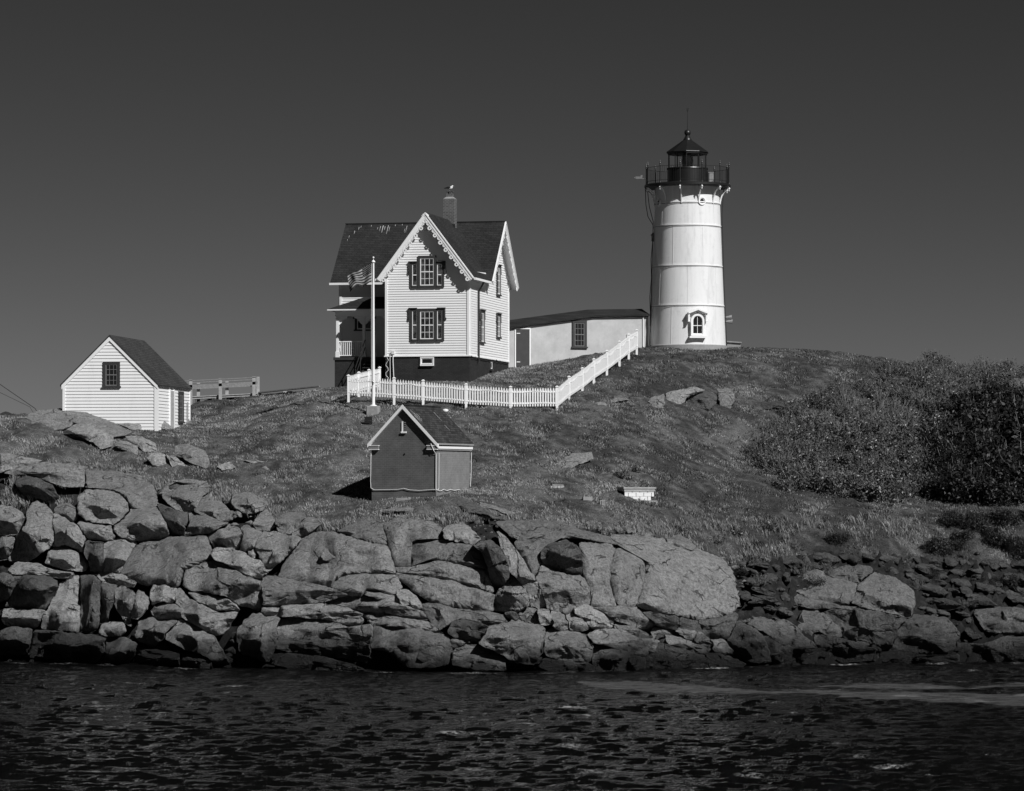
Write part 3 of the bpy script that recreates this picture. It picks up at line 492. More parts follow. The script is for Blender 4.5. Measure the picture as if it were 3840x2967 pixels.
# ---------------------------------------------------------------- rocks, each traced outline given its own place, depth and thickness
REG = {'A': (0, 1700, 1.874), 'B': (900, 1700, 1.874), 'C': (1800, 1700, 1.874), 'D': (2700, 1250, 1.2974), 'E': (0, 1200, 1.68), 'G': (1850, 1100, 2.299)}
KIND = {'L': ('rock_ledge', 'ledge', 'rock'), 'R': ('rock_block', 'rock', 'rock'), 'P': ('granite_slab', 'slab', 'rockpale'), 'M': ('rock_ledge', 'ledge', 'rockmass'), 'D': ('dark_rock', 'rock', 'rockdark'), 'B': ('boulder', 'boulder', 'rock')}  # slabs in sun coloured paler, blocks in shade darker than plain granite
def chaikin(P, k=1):
    for _ in range(k):
        Q = []
        for i in range(len(P)):
            a, b = P[i], P[(i+1) % len(P)]; Q += [a*.94+b*.06, a*.06+b*.94]
        P = Q
    return P
# which block owns which bit of the cliff: neighbours grow until only a narrow joint is left between them
OWN = np.zeros((300, 1010), np.int16); OX, OY, OS = -60, 1420, 4.0
def polyof(line):
    reg, kd, alpha, label, pts = line.split('|'); ox, oy, s = REG[reg]
    return [np.array([float(a) for a in q.split(',')])/s+np.array([ox, oy]) for q in pts.split()]
def fill(P, val):
    P = np.array(P); x0, y0 = np.floor((P.min(0)-[OX, OY])/OS).astype(int); x1, y1 = np.ceil((P.max(0)-[OX, OY])/OS).astype(int)
    x0, y0, x1, y1 = max(x0, 0), max(y0, 0), min(x1, 1009), min(y1, 299)
    if x1 <= x0 or y1 <= y0: return
    gx, gy = np.meshgrid(OX+np.arange(x0, x1+1)*OS, OY+np.arange(y0, y1+1)*OS); ins = np.zeros(gx.shape, bool); n = len(P)
    for i in range(n):
        a, c = P[i], P[(i+1) % n]
        if a[1] == c[1]: continue
        ins ^= ((a[1] > gy) != (c[1] > gy)) & (gx < (c[0]-a[0])*(gy-a[1])/(c[1]-a[1])+a[0])
    OWN[y0:y1+1, x0:x1+1][ins] = val
LINES = ROCKS.strip().splitlines()
for i, ln in enumerate(LINES): fill(polyof(ln), i+1)
BARE = OWN > 0                             # no grass grows on the traced rocks
for _ in range(4):
    N = OWN.copy()
    for sh_ in ((0, 1), (0, -1), (1, 0), (-1, 0)):
        R_ = np.roll(OWN, sh_, (0, 1)); N = np.where((N == 0) & (R_ > 0), R_, N)
    OWN = N
def owner(x, y):
    i, j = int(round((y-OY)/OS)), int(round((x-OX)/OS)); return int(OWN[i, j]) if 0 <= i < 300 and 0 <= j < 1010 else -1
def bare(px, row):
    i = np.clip(((row-OY)/OS).round().astype(int), 0, 299); j = np.clip(((px-OX)/OS).round().astype(int), 0, 1009)
    return BARE[i, j] & (row > OY) & (px > OX) & (px < OX+4040)
SX = np.arange(-120, 3961, 60); SY = np.arange(1660, 2601, 12)        # distance of the common face of the cliff, sampled once
SF = np.array([[Dof(x, min(y, np.interp(x, PX, [PROF[k][0][0] for k in PX])-3)) for x in SX] for y in SY]); SF = blur(blur(SF, 0, 7), 1, 3)
def face(x, y):
    u = min(max((x-SX[0])/60, 0), len(SX)-1.01); v = min(max((y-SY[0])/12, 0), len(SY)-1.01); i, j = int(v), int(u); fv, fu = v-i, u-j
    d = (SF[i, j]*(1-fu)+SF[i, j+1]*fu)*(1-fv)+(SF[i+1, j]*(1-fu)+SF[i+1, j+1]*fu)*fv
    X, Y = (x-1920)*.0125, y*.0125
    n1_ = noise.fractal(Vector((X*.28, Y*.4, 4.2)), 1.0, 2.0, 3); n2_ = 1-abs(noise.noise(Vector((X*.5+Y*.2, Y*.7, 9.1))))*2
    return d-.55*n1_-.22*n2_
M['dimrock'] = granite('dimmed_granite', .165); M['bank'] = granite('bank_stones', .085)  # right-hand granite darkened in colour to stand in for the vignette
def rock(line, seed, group=None):
    reg, kd, alpha, label, pts = line.split('|'); ox, oy, s = REG[reg]; alpha = float(alpha)
    P = [np.array([float(a) for a in q.split(',')])/s+np.array([ox, oy]) for q in pts.split()]
    P = chaikin(P); r = np.random.default_rng(seed)
    step = 6.0; O = []
    for i in range(len(P)):
        a, b = P[i], P[(i+1) % len(P)]; n = max(1, int(round(np.linalg.norm(b-a)/step)))
        O += [a+(b-a)*j/n for j in range(n)]
    O = np.array(O); c = O.mean(0); A2 = O-np.roll(O, -1, 0)
    cr = O[:, 0]*np.roll(O[:, 1], -1)-np.roll(O[:, 0], -1)*O[:, 1]; ar = cr.sum()/2
    c = np.array([((O[:, 0]+np.roll(O[:, 0], -1))*cr).sum(), ((O[:, 1]+np.roll(O[:, 1], -1))*cr).sum()])/(6*ar)
    if reg not in 'EG' and kd != 'B' and alpha > 30:
        gmax = r.choice([9, 13, 17, 17, 20])
        for k_ in range(len(O)):
            d_ = O[k_]-c; L_ = max(np.linalg.norm(d_), 1); d_ = d_/L_; g_ = 0
            while g_ < gmax and owner(*(c+d_*(L_+g_+2))) == seed: g_ += 1
            O[k_] = c+d_*(L_+g_)
        tight = gmax > 9 and (reg != 'A' or seed % 2)
        O = (np.roll(O, 1, 0)+O*8+np.roll(O, -1, 0))/10
        if tight: dv = O-c; O = c+dv*(1+2.2/np.maximum(np.linalg.norm(dv, axis=1), 5))[:, None]
    else: tight = False
    th = np.unwrap(np.arctan2(O[:, 1]-c[1], O[:, 0]-c[0])); n = len(O); ph = r.uniform(0, 6, 6)
    wob = 1+.012*np.sin(th*5+ph[0])+.01*np.sin(th*11+ph[1])+.008*np.sin(th*19+ph[2])
    jit = np.array([noise.noise(Vector((q[0]*.035, q[1]*.035, seed*2.3)))*5+noise.noise(Vector((q[0]*.11, q[1]*.11, seed*5.3)))*3.4+noise.noise(Vector((q[0]*.3, q[1]*.3, seed*5.3)))*1.6 for q in O])
    O = c+(O-c)*(1+jit/np.maximum(np.linalg.norm(O-c, axis=1), 10))[:, None]*1.0
    w = np.ptp(O[:, 0]); h = np.ptp(O[:, 1]); ybot = O[:, 1].max(); ytop = O[:, 1].min()
    Db = Dof(c[0], min(ybot, np.interp(c[0], PX, [PROF[k][0][0] for k in PX])-3)); mpp = Db/F
    Dt = min(Dof(c[0], ytop), Db+12); prof = math.degrees(math.atan2((ybot-ytop)*mpp, max(Dt-Db, .01)))
    al = math.radians(min(max(alpha*.45+prof*.55, 18), 75) if alpha > 30 else max(min(prof, 60), 12))
    flatrock = alpha <= 30 or reg in 'EG'; thin_ = alpha <= 26
    if flatrock: al = math.radians(min(prof+(10 if thin_ else 24), 62))
    size = math.sqrt(w*h)*mpp
    T = max(.12, min((.66 if kd == 'B' else .60 if reg == 'A' else .30 if kd == 'P' else .38)*min(w, h)*mpp/(1.8 if flatrock else 1), 1.3))
    lift = {'B': .30, 'P': .10, 'D': -.05}.get(kd, 0)+.03+r.uniform(0, .42 if reg == 'A' or c[1] > 2200 else .2); common = kd != 'B' and reg in 'ABC' and alpha > 30
    yaw = {'D': -.35, 'P': .08, 'R': r.choice([-.5, -.3, .15, .3]), 'B': 0, 'L': 0, 'M': 0}[kd]; yaw *= min(1, 2.2/(w*mpp))
    if flatrock: lift = .02; T = min(.28*min(w, h*2)*mpp, .7); yaw = -.25 if kd == 'D' else 0
    rw = (.24 if kd == 'B' else .05)+(.03 if kd == 'P' else 0); rw = min(rw*(.55 if tight else 1), .22*min(w, h)*mpp) if kd != 'B' else min(rw, .4*min(w, h)*mpp)   # how far the edge is worn round
    half = min(w, h)*mpp/2; K = max(4, int(min(w, h)/2/step))
    ts = [i/K for i in range(1, K)]+[1-rw/half*f for f in (.75, .45, .2, .06)]+[1.0]; ts = sorted(set(round(max(t, .05), 3) for t in ts))
    if kd == 'M': T = min(.5, .2*min(w, h)*mpp); lift = .22; yaw = 0; rw = min(.42, .25*min(w, h)*mpp); tight = True
    NPL = 8 if size > 1.2 else 6; planes = []
    for k in range(NPL):                                       # broken faces of the block
        a_ = 2*math.pi*(k+r.uniform(-.35, .35))/NPL; g = r.uniform(.45, 1.25)*(.7 if flatrock else 1); cc = r.uniform(.98, 1.22)
        if math.cos(a_) < -.3: g *= 1.7; cc += .15
        if math.sin(a_) > .5: g *= 1.3
        planes.append((g*math.cos(a_), g*math.sin(a_), cc))
    Rt = min(max(face(c[0], ytop)-face(c[0], ybot), .35*h*mpp), 1.2*h*mpp) if common else .7*h*mpp
    Rt = min(Rt, 2.0); s0 = {'P': .36, 'R': .58, 'D': .88, 'B': .5}.get(kd, .5)+r.uniform(-.1, .1); skew = r.uniform(-.28, .28); flr = {'D': .0, 'R': .08}.get(kd, .22); under = min(.5, .3*h*mpp)*r.uniform(.3, 1)
    if kd == 'B': Rt *= .5
    tiltx, tilty = r.uniform(-.22, .22), r.uniform(-.1, .25)
    def base_(x, y):
        return (face(x, y) if common else Db+(ybot-y)*mpp/math.tan(al))+yaw*(x-c[0])*mpp-lift
    def front(q, t):
        x, y = q; u = (x-c[0])/(w/2); v = (y-c[1])/(h/2)
        base = base_(x, y)
        X = x*mpp; Y = y*mpp
        wx_ = noise.noise(Vector((X*.9+seed, Y*.9, 3.3)))*.22; wy_ = noise.noise(Vector((X*.9, Y*.9+seed, 7.3)))*.22
        b = min([cc-gx*(u+wx_)-gy*(v+wy_) for gx, gy, cc in planes]+[1.0])+tiltx*u+tilty*v*-.5
        b = max(b, .05)
        if flatrock: b *= min(1, max(.05, (1-v)*.9)); step_ = 0
        else:                                                  # each block leans back to its upper edge and is undercut below
            s_ = min(max((1-v)/2, 0), 1); sc = min(max(s0+skew*u+.16*noise.noise(Vector((X*.8, seed*1.3, 2.2))), .15), .93)
            act = flr*s_ if s_ < sc else flr*sc+(1-flr*sc)*(s_-sc)/(1-sc)
            step_ = (s_-act)*Rt
            if s_ < .14: step_ -= under*(1-s_/.14)**2
        dd = min((1-t)*half/rw, 1); edge_ = math.sqrt(max(0, 1-(1-dd)**2)) if not flatrock else math.sqrt(max(0, 1-t*t))
        nz = noise.fractal(Vector((X*1.1+seed*7.1, Y*1.1, seed*1.7)), 1.0, 2.1, 5)
        rid = abs(noise.noise(Vector((X*1.1+seed*3.1, Y*1.7, seed*.7))))
        ang_ = noise.cell(Vector((X*1.2+wx_*3+seed, Y*1.5+wy_*3, seed)))
        rel = (nz*.17+rid*.16+ang_*.09)*(.5 if flatrock else 1)*min(1, dd*1.2)
        if kd == 'M': b = 1-.35*max(0, -u)**2-.25*max(0, v)**2; step_ = 0; cl_ = abs(noise.noise(Vector((X*.9+wx_*2, Y*.22, seed*.9)))); rel = (nz*.16+rid*.18+cl_*.45)*min(1, dd*1.2)
        return base-T*b*(.85 if flatrock or reg == 'A' else .65)*edge_-step_*min(1, edge_+.25)-rel
    # keep outline jitter tiny in depth too
    V = []; Fc = []
    V.append(W(c[0], c[1], front(c, 0)))
    for t in ts:
        if t <= 0: continue
        for q in O: 
            p = c+(q-c)*t; V.append(W(p[0], p[1], front(p, t)))
    rings = (len(V)-1)//n
    back = max(.5, T*.9)
    for t, dd in ((.97, .35), (.8, 1.0)):                      # body behind the outline
        for q in O:
            p = c+(q-c)*t; V.append(W(p[0], p[1], base_(p[0], p[1])+back*dd))
    V.append(W(c[0], c[1], base_(c[0], c[1])+back*1.2))
    R = rings+2
    Fc += [(0, 1+i, 1+(i+1) % n) for i in range(n)]
    for k in range(R-1):
        for i in range(n): Fc.append((1+k*n+i, 1+(k+1)*n+i, 1+(k+1)*n+(i+1) % n, 1+k*n+(i+1) % n))
    e = len(V)-1; Fc += [(1+(R-1)*n+i, e, 1+(R-1)*n+(i+1) % n) for i in range(n)]
    loc = W(c[0], ybot, Db); V = [v-loc for v in V]
    nm, cat, mt = KIND[kd]
    if flatrock and kd != 'D': mt = 'rockpale'
    if reg == 'D': mt = {'P': 'dimrock', 'R': 'bank'}.get(kd, 'rockdark')
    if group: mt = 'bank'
    me = bpy.data.meshes.new(nm); me.from_pydata(V, [], Fc); me.polygons.foreach_set('use_smooth', [True]*len(Fc))
    o = link_mesh(nm, me, [M[mt]], None, loc)
    bm = bmesh.new(); bm.from_mesh(me); bmesh.ops.recalc_face_normals(bm, faces=bm.faces); bm.to_mesh(me); bm.free()
    me.set_sharp_from_angle(angle=math.radians(26))
    return tag(o, label, cat, group or 'granite rocks of the island shore')
for i, ln in enumerate(LINES): rock(ln, i+1)
rb = random.Random(77); made = 0                       # jagged stones and ledge ends sticking out of the shady bank
while made < 85:
    x, y = rb.uniform(2690, 3930), rb.uniform(2080, 2440); wd_, ht_ = rb.uniform(16, 62)*(1+.6*(y > 2250)), rb.uniform(9, 24)
    if y < np.interp(x, *EDGE)+5 or (x < 3260 and y > 2330): continue
    if any(owner(x+a_*wd_, y+b_*ht_) != 0 for a_ in (-1, 0, 1) for b_ in (-1, 0, 1)): continue
    n_ = rb.randint(5, 8); pts = []
    for k in range(n_):
        t = 2*math.pi*(k+rb.uniform(-.3, .3))/n_; q = (x+wd_*math.cos(t)*rb.uniform(.75, 1.1)-2700, y+ht_*math.sin(t)*rb.uniform(.7, 1.1)+.25*wd_*math.cos(t)-1250); pts.append('%.1f,%.1f' % (q[0]*1.2974, q[1]*1.2974))
    fill([np.array([float(v) for v in q.split(',')])/1.2974+np.array([2700, 1250]) for q in pts], 900)
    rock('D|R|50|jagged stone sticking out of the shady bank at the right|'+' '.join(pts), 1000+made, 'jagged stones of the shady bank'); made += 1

# loose rubble filling the shady bank on the right and the joints between the blocks: nobody could count it
def stone(r, n=1):
    v = r.normal(0, 1, (18, 3)); v /= np.linalg.norm(v, axis=1)[:, None]; v *= r.uniform(.75, 1.1, (18, 1))
    bm = bmesh.new(); [bm.verts.new(p) for p in v]; bmesh.ops.convex_hull(bm, input=bm.verts)
    for q in [q for q in bm.verts if not q.link_faces]: bm.verts.remove(q)
    bm.verts.index_update(); V = np.array([p.co for p in bm.verts]); Fs = [tuple(q.index for q in f.verts) for f in bm.faces]; bm.free(); return V, Fs
protos = [stone(rng) for _ in range(10)]
def scatter(name, mat, label, pick, count, smin, smax, sq=(1.3, 1, .7), cat='rubble'):
    mb = MB(); made = 0
    while made < count:
        X, Y, ok = pick(); 
        if not ok: continue
        made += 1; V, Fs = protos[rng.integers(10)]; s = smin*(smax/smin)**(rng.random()**2.2); a = rng.uniform(0, 6.28)
        Rm = np.array([[math.cos(a), -math.sin(a), 0], [math.sin(a), math.cos(a), 0], [0, 0, 1]])
        vv = (V*np.array(sq)*s)@Rm.T+np.array([X, Y-.1*s, G(X, Y)+.15*s])
        mb.add(vv, Fs)
    o = mb.build(name, mat); return tag(o, label, cat, None, 'stuff')
def pick_px(x0, x1, f0, f1):
    def f():
        px = rng.uniform(x0, x1); py = rng.uniform(f0(px), f1(px)); p = on(px, py); return p.x, p.y, True
    return f
ed = lambda px: float(np.interp(px, *EDGE))
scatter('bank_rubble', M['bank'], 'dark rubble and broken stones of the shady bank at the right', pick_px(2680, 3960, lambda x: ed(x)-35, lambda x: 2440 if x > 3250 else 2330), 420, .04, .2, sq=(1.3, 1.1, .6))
scatter('shore_rubble', M['rockdark'], 'wet stones filling the gaps along the waterline', pick_px(-60, 3900, lambda x: 2390, lambda x: 2490), 260, .12, .5)
scatter('joint_rubble', M['rock'], 'small stones lying in the turf edge and joints above the cliff', pick_px(300, 2800, lambda x: ed(x)-25, lambda x: ed(x)+130), 260, .06, .26)

# ---------------------------------------------------------------- water
wx = np.concatenate([np.arange(-46, -24, .5), np.arange(-24, 24.01, .105), np.arange(24.5, 46, .5)]); wy = [58.0]
while wy[-1] < 168: wy.append(wy[-1]+.0013*wy[-1]+.02*(wy[-1]/60)**2)
wy = np.array(wy); WX, WY = np.meshgrid(wx, wy); r = np.random.default_rng(4)
WZ = np.zeros_like(WX); DX = np.zeros_like(WX); DY = np.zeros_like(WX)
fade = np.clip((170-WY)/25, .35, 1)
for k in range(120):
    lam = .28*(1.9/.28)**(r.random()**1.1); ang = math.radians(r.normal(80, 22)); kk = 2*math.pi/lam
    amp = .0050*lam**.8*r.uniform(.4, 1.1)*(1 if lam > .8 else 1.3); ph = r.uniform(0, 6.28)
    ax, ay = math.cos(ang), math.sin(ang); th = kk*(WX*ax+WY*ay)+ph+.9*np.sin(.23*WX+.19*WY+ph*3)
    WZ += amp*np.cos(th); DX -= amp*.8*ax*np.sin(th); DY -= amp*.8*ay*np.sin(th)
fade = 1+.22*vnoise(WX, WY, .2, 40, 3)
PW = WX/WY*F+1920; RW = HZ+H/WY*F
# drifting foam lanes
def lane(px, xs_, cs, hs):
    cc = np.interp(px, xs_, cs); hh = np.interp(px, xs_, hs); n = vnoise(WX, WY*.5, .9, 31, 5)*6+vnoise(WX*.6, WY*1.6, 3, 32, 3)*4
    return np.clip((hh-np.abs(RW+n-cc))/4+.3, 0, 1)*(hh > 0)
foam = lane(PW, [2150,2230,2400,2600,2850,3050,3200,3500,3840,5200], [2556,2570,2575,2588,2596,2592,2606,2618,2625,2630], [0,12,20,18,8,8,13,18,24,30])
foam = np.maximum(foam, lane(PW, [2950,3050,3250,3450,3620,3840,5200], [2574,2574,2572,2572,2578,2570,2560], [0,2,9,15,4,5,8]))
zsh = gz(WX, WY); near = np.clip(1-np.abs(zsh+1.2)/.9, 0, 1)
sh = np.clip(near*1.4+vnoise(WX, WY, 1.3, 33, 4)*1.3-.95, 0, 1)
fade = fade*(1-.85*np.clip(foam*1.2, 0, 1))
verts = np.stack([WX+DX*fade, WY+DY*fade, WZ*fade], -1).reshape(-1, 3).astype(np.float32)
me = gridmesh('sea', verts, np.arange(WX.size).reshape(WX.shape))
vattr(me, 'foam', np.clip(foam*.9, 0, 1)); vattr(me, 'surf', sh)
m = NM('dark_sea_water', .07, .5); m.b.inputs['IOR'].default_value = 1.33; p = m.pos()
n1 = m.noise(m.n('ShaderNodeMapping', {'Vector': p, 'Scale': (1, 1.6, 1)}).outputs[0], 3.2, 4, .6); n2 = m.noise(p, 9, 3, .6)
fo = m.n('ShaderNodeAttribute', attribute_name='foam').outputs['Fac']; su = m.n('ShaderNodeAttribute', attribute_name='surf').outputs['Fac']
spk = m.ramp(m.noise(p, 5, 6, .8), [(.46, 0), (.58, 1)])
wsp = m.ramp(m.noise(m.n('ShaderNodeMapping', {'Vector': p, 'Scale': (.55, 2.2, 1)}).outputs[0], 1.6, 7, .75), [(.40, .05), (.60, 1)])
fm = m.math('MAXIMUM', m.math('MULTIPLY', m.math('MULTIPLY', fo, .9), wsp), m.math('MULTIPLY', su, spk), True)
col = m.mix(fm, .003, m.mix(su, .14, .5))
rg = m.math('ADD', m.math('MULTIPLY', fm, .7), .07, True)
m.out(col, m.bump(m.math('ADD', n1, m.math('MULTIPLY', n2, .5)), 1.0, .15), rg); M['sea'] = m.mat
o = link_mesh('sea', me, [M['sea']]); tag(o, 'dark rippled sea in front of the island', None, None, 'structure')
mb = MB()                                  # the open sea round about, out to the horizon
m = NM('open_sea_water', .12, .5); M['sea2'] = m.out(.003, m.bump(m.noise(m.pos(), .8, 5), .6, .3))
for x0, x1, y0, y1 in ((-9000, 9000, -2000, 58.2), (-9000, 9000, 167.8, 9000), (-9000, -45.6, 58.2, 167.8), (45.6, 9000, 58.2, 167.8)):
    mb.quad((x0, y0, -.12), (x1, y0, -.12), (x1, y1, -.12), (x0, y1, -.12))
o = mb.build('open_sea', M['sea2']); tag(o, None, None, None, 'structure')
# ---------------------------------------------------------------- building helpers
def clap(mb, P, z0, z1, span, h=.135, lip=.03, m=0):
    z = z0
    while z < z1-1e-6:
        zb = min(z+h, z1); A = span(z); B = span(zb-1e-4)
        if A and B and A[1]-A[0] > .02:
            if B[1] < B[0]: B = ((A[0]+A[1])/2,)*2
            mb.quad(P(A[0], lip, z), P(A[1], lip, z), P(B[1], .004, zb), P(B[0], .004, zb), m)
            mb.quad(P(A[0], -.02, z), P(A[1], -.02, z), P(A[1], lip, z), P(A[0], lip, z), m)
        z += h
def window(P, parent, cx, zb, zt, w, tw=.12, hood=0, rows=2, cols=3, trim='trim', sash='white', glass='glass', sill=.05, loc=(0, 0, 0), name='window', splits=True, tt=None):
    """casing round an opening, its sash with glazing bars, its panes"""
    tt = tw if tt is None else tt
    a = MB(); x0, x1 = cx-w/2, cx+w/2
    a.box(x0-tw, x0, .0, .085, zb-.02, zt, 0, P); a.box(x1, x1+tw, .0, .085, zb-.02, zt, 0, P)
    a.box(x0-tw, x1+tw, .0, .087, zt, zt+tt, 0, P); a.box(x0-tw-sill, x1+tw+sill, .0, .13, zb-.10, zb-.02, 0, P)
    if hood:
        a.box(x0-tw-.05, x1+tw+.05, .0, .15, zt+tt, zt+tt+.05, 0, P)
        a.box(x0-tw-.06, x0-tw, .0, .10, zt+tt-hood, zt+tt, 0, P); a.box(x1+tw, x1+tw+.06, .0, .10, zt+tt-hood, zt+tt, 0, P)
        a.box(x0-tw-.10, x0-tw-.0601, .0, .10, zt+tt-hood, zt+tt-hood+.1, 0, P); a.box(x1+tw+.0601, x1+tw+.10, .0, .10, zt+tt-hood, zt+tt-hood+.1, 0, P)
    o = a.build(name, M[trim], parent, loc)
    b = MB(); s = .05 if w > .4 else .035
    b.box(x0, x0+s, .03, .06, zb, zt, 0, P); b.box(x1-s, x1, .03, .06, zb, zt, 0, P)
    b.box(x0+s, x1-s, .03, .06, zb, zb+s, 0, P); b.box(x0+s, x1-s, .03, .06, zt-s, zt, 0, P)
    zm = (zb+zt)/2
    if splits: b.box(x0+s, x1-s, .03, .064, zm-.025, zm+.025, 0, P)
    for i in range(1, cols): x = x0+w*i/cols; b.box(x-.011, x+.011, .03, .056, zb+s, zt-s, 0, P)
    halves = ((zb, zm), (zm, zt)) if splits else ((zb, zt),)
    for q0, q1 in halves:
        for i in range(1, rows): z = q0+(q1-q0)*i/rows; b.box(x0+s, x1-s, .03, .054, z-.011, z+.011, 0, P)
    b.build('sash', M[sash], o)
    c = MB(); c.box(x0+.01, x1-.01, .034, .044, zb+.01, zt-.01, 0, P); c.build('pane', M[glass], o)
    return o
def slab(mb, pts, th, top=0, side=1, edge=None):     # roof plane: pts of the upper surface, pushed down
    n = len(pts); p = [Vector(q) for q in pts]; q = [v-Vector((0, 0, th)) for v in p]
    mb.add(p, [tuple(range(n))], top); mb.add(q, [tuple(range(n-1, -1, -1))], side); mb.add(p+q, [(i, (i+1) % n, n+(i+1) % n, n+i) for i in range(n)], side if edge is None else edge)

# ---------------------------------------------------------------- keeper's house
TH = math.radians(12.2); HC = W(1761, 1418, 186.0); ZB = 13.3
house = empty('keepers_house', (HC.x, HC.y, ZB), -TH, 'white clapboard keeper\'s house with steep dark gables and lacy bargeboards on the hilltop', 'house')
L0 = (0, 0, -ZB); ZF = 15.3; RZ = 23.1; WL = -4.74; ML = -8.4; EW = 1.32; EM = 1.044
zw = lambda x: RZ-.06-EW*abs(x+2.37)                # underside of the wing roof at local x
zm_ = lambda y: RZ-.06-EM*abs(y-7)
PF = lambda s, o, z: (s, -o, z)                      # front gable wall
PR = lambda s, o, z: (o, s, z)                       # right wall
PL = lambda s, o, z: (ML-o, s, z)
PM = lambda s, o, z: (s, 4-o, z)                     # recessed wall behind the porch
PWL = lambda s, o, z: (WL-o, s, z)
PB = lambda s, o, z: (s, 10+o, z)
def wing_span(z):
    hw = min(2.37, (RZ-.06-z)/EW); return (-2.37-hw, -2.37+hw) if hw > 0.03 else None
def main_span(z):
    hw = min(3.0, (RZ-.06-z)/EM); return (7-hw, 7+hw) if hw > .03 else None
ztw = zw(0)-.02; ztm = zm_(4)-.02
f = MB(); f.ext([(-4.74, .03, ZF), (0, .03, ZF), (0, .03, zw(0)), (-2.37, .03, RZ-.1), (-4.74, .03, zw(0))], (0, 3.95, 0))
f.ext([(0-.03, 4, ZF), (-.03, 10, ZF), (-.03, 10, zm_(10)), (-.03, 7, RZ-.1), (-.03, 4, zm_(4))], (ML+.06, 0, 0))
clap(f, PF, ZF, RZ-.1, wing_span)
def right_span(z):
    if z < ztw: return (0, 10)
    return main_span(z)
clap(f, PR, ZF, RZ-.1, right_span); clap(f, PL, ZF, RZ-.1, main_span)
clap(f, PM, ZF, ztm, lambda z: (ML, WL)); clap(f, PWL, ZF, ztw, lambda z: (0, 4)); clap(f, PB, ZF, ztm, lambda z: (ML, 0))
f.build('clapboard_wall', M['clap'], house, L0)
def board(name, root, loc, P, *boxes):
    for bx in boxes: f = MB(); f.box(*bx, 0, P); f.build(name, M['white'], root, loc)
board('corner_board', house, L0, PF, (-.13, 0, 0, .055, ZF, ztw-.15), (WL, WL+.13, 0, .055, ZF, ztw-.15))
board('corner_board', house, L0, PR, (-.002, .13, 0, .055, ZF, ztw-.15), (9.87, 10.0, 0, .055, ZF, ztm-.1))
board('corner_board', house, L0, PM, (ML, ML+.13, 0, .055, ZF, ztm-.1)); board('corner_board', house, L0, PL, (4.0, 4.13, 0, .055, ZF, ztm-.1))
board('sill_board', house, L0, PF, (WL-.05, .058, -.02, .07, ZF-.06, ZF)); board('sill_board', house, L0, PR, (.06, 10, 0, .07, ZF-.06, ZF)); board('frieze_board', house, L0, PR, (.1, 3.9, 0, .05, ztw-.22, ztw-.02))
f = MB(); f.box(WL, 0, .0, 10, ZB+.02, ZF-.061); f.box(ML, WL-.001, 4.02, 10, ZB, ZF-.062); f.build('foundation', M['darkwall'], house, L0)
# roofs
OV = .45; r_ = MB(); T_ = .13
ew = .35
def wz(x): return RZ-EW*abs(x+2.37)
def mz(y): return RZ-EM*abs(y-7)
xe1, xe0 = ew, WL-ew
slab(r_, [(-2.37, -OV, RZ), (xe1, -OV, wz(xe1)), (xe1, 3.9, wz(xe1)), (-.15, 4.6, wz(-.15)), (-2.37, 7, RZ)], T_)
slab(r_, [(-2.37, -OV, RZ), (-2.37, 7, RZ), (WL+.1, 4.6, wz(WL+.1)), (xe0, 3.9, wz(xe0)), (xe0, -OV, wz(xe0))], T_)
rf1 = r_.build('wing_roof', [M['shingle'], M['white']], house, L0)
r_ = MB(); x1, x0 = OV, ML-OV
slab(r_, [(x0, 7, RZ), (x1, 7, RZ), (x1, 3.6, mz(3.6)), (x0, 3.6, mz(3.6))], T_, 0, 1, 0); slab(r_, [(x1, 7, RZ), (x0, 7, RZ), (x0, 10.4, mz(10.4)), (x1, 10.4, mz(10.4))], T_, 0, 1, 0)
def streak(P0, down, ln, w_):               # gull droppings running down from the ridge
    a = Vector(P0)+Vector((0, 0, .012)); b = a+Vector(down)*ln
    r_.add([a-Vector((w_, 0, 0)), a+Vector((w_*.6, 0, 0)), b+Vector((w_*.25, 0, 0)), b-Vector((w_*.2, 0, 0))], [(0, 1, 2, 3)], 2)
dn = Vector((0, -1, -EM)).normalized()
for x, s, l, w_ in ((-6.75, .25, .5, .03), (-6.6, .2, .75, .045), (-6.48, .28, .4, .03), (-6.9, .35, .25, .02), (-6.3, .2, .9, .03), (-6.2, .3, .5, .02), (-5.2, .25, .7, .022), (-5.28, .5, .4, .02), (-8.0, .3, .3, .03), (-8.2, .6, .35, .03), (-8.45, 1.0, .25, .025), (-7.9, .2, .2, .02), (-5.9, .15, .15, .03), (-5.5, .12, .12, .03), (-7.3, .15, .2, .02), (-8.5, 1.3, .2, .02)):
    streak((x, 7-s*.7, RZ-s*.7*EM), dn, l*.8, w_*.55)
r_.box(x0-.01, x1+.01, 6.93, 7.07, RZ-.02, RZ+.03, 0)
rf2 = r_.build('main_roof', [M['shingle'], M['white'], M['dropping']], house, L0)
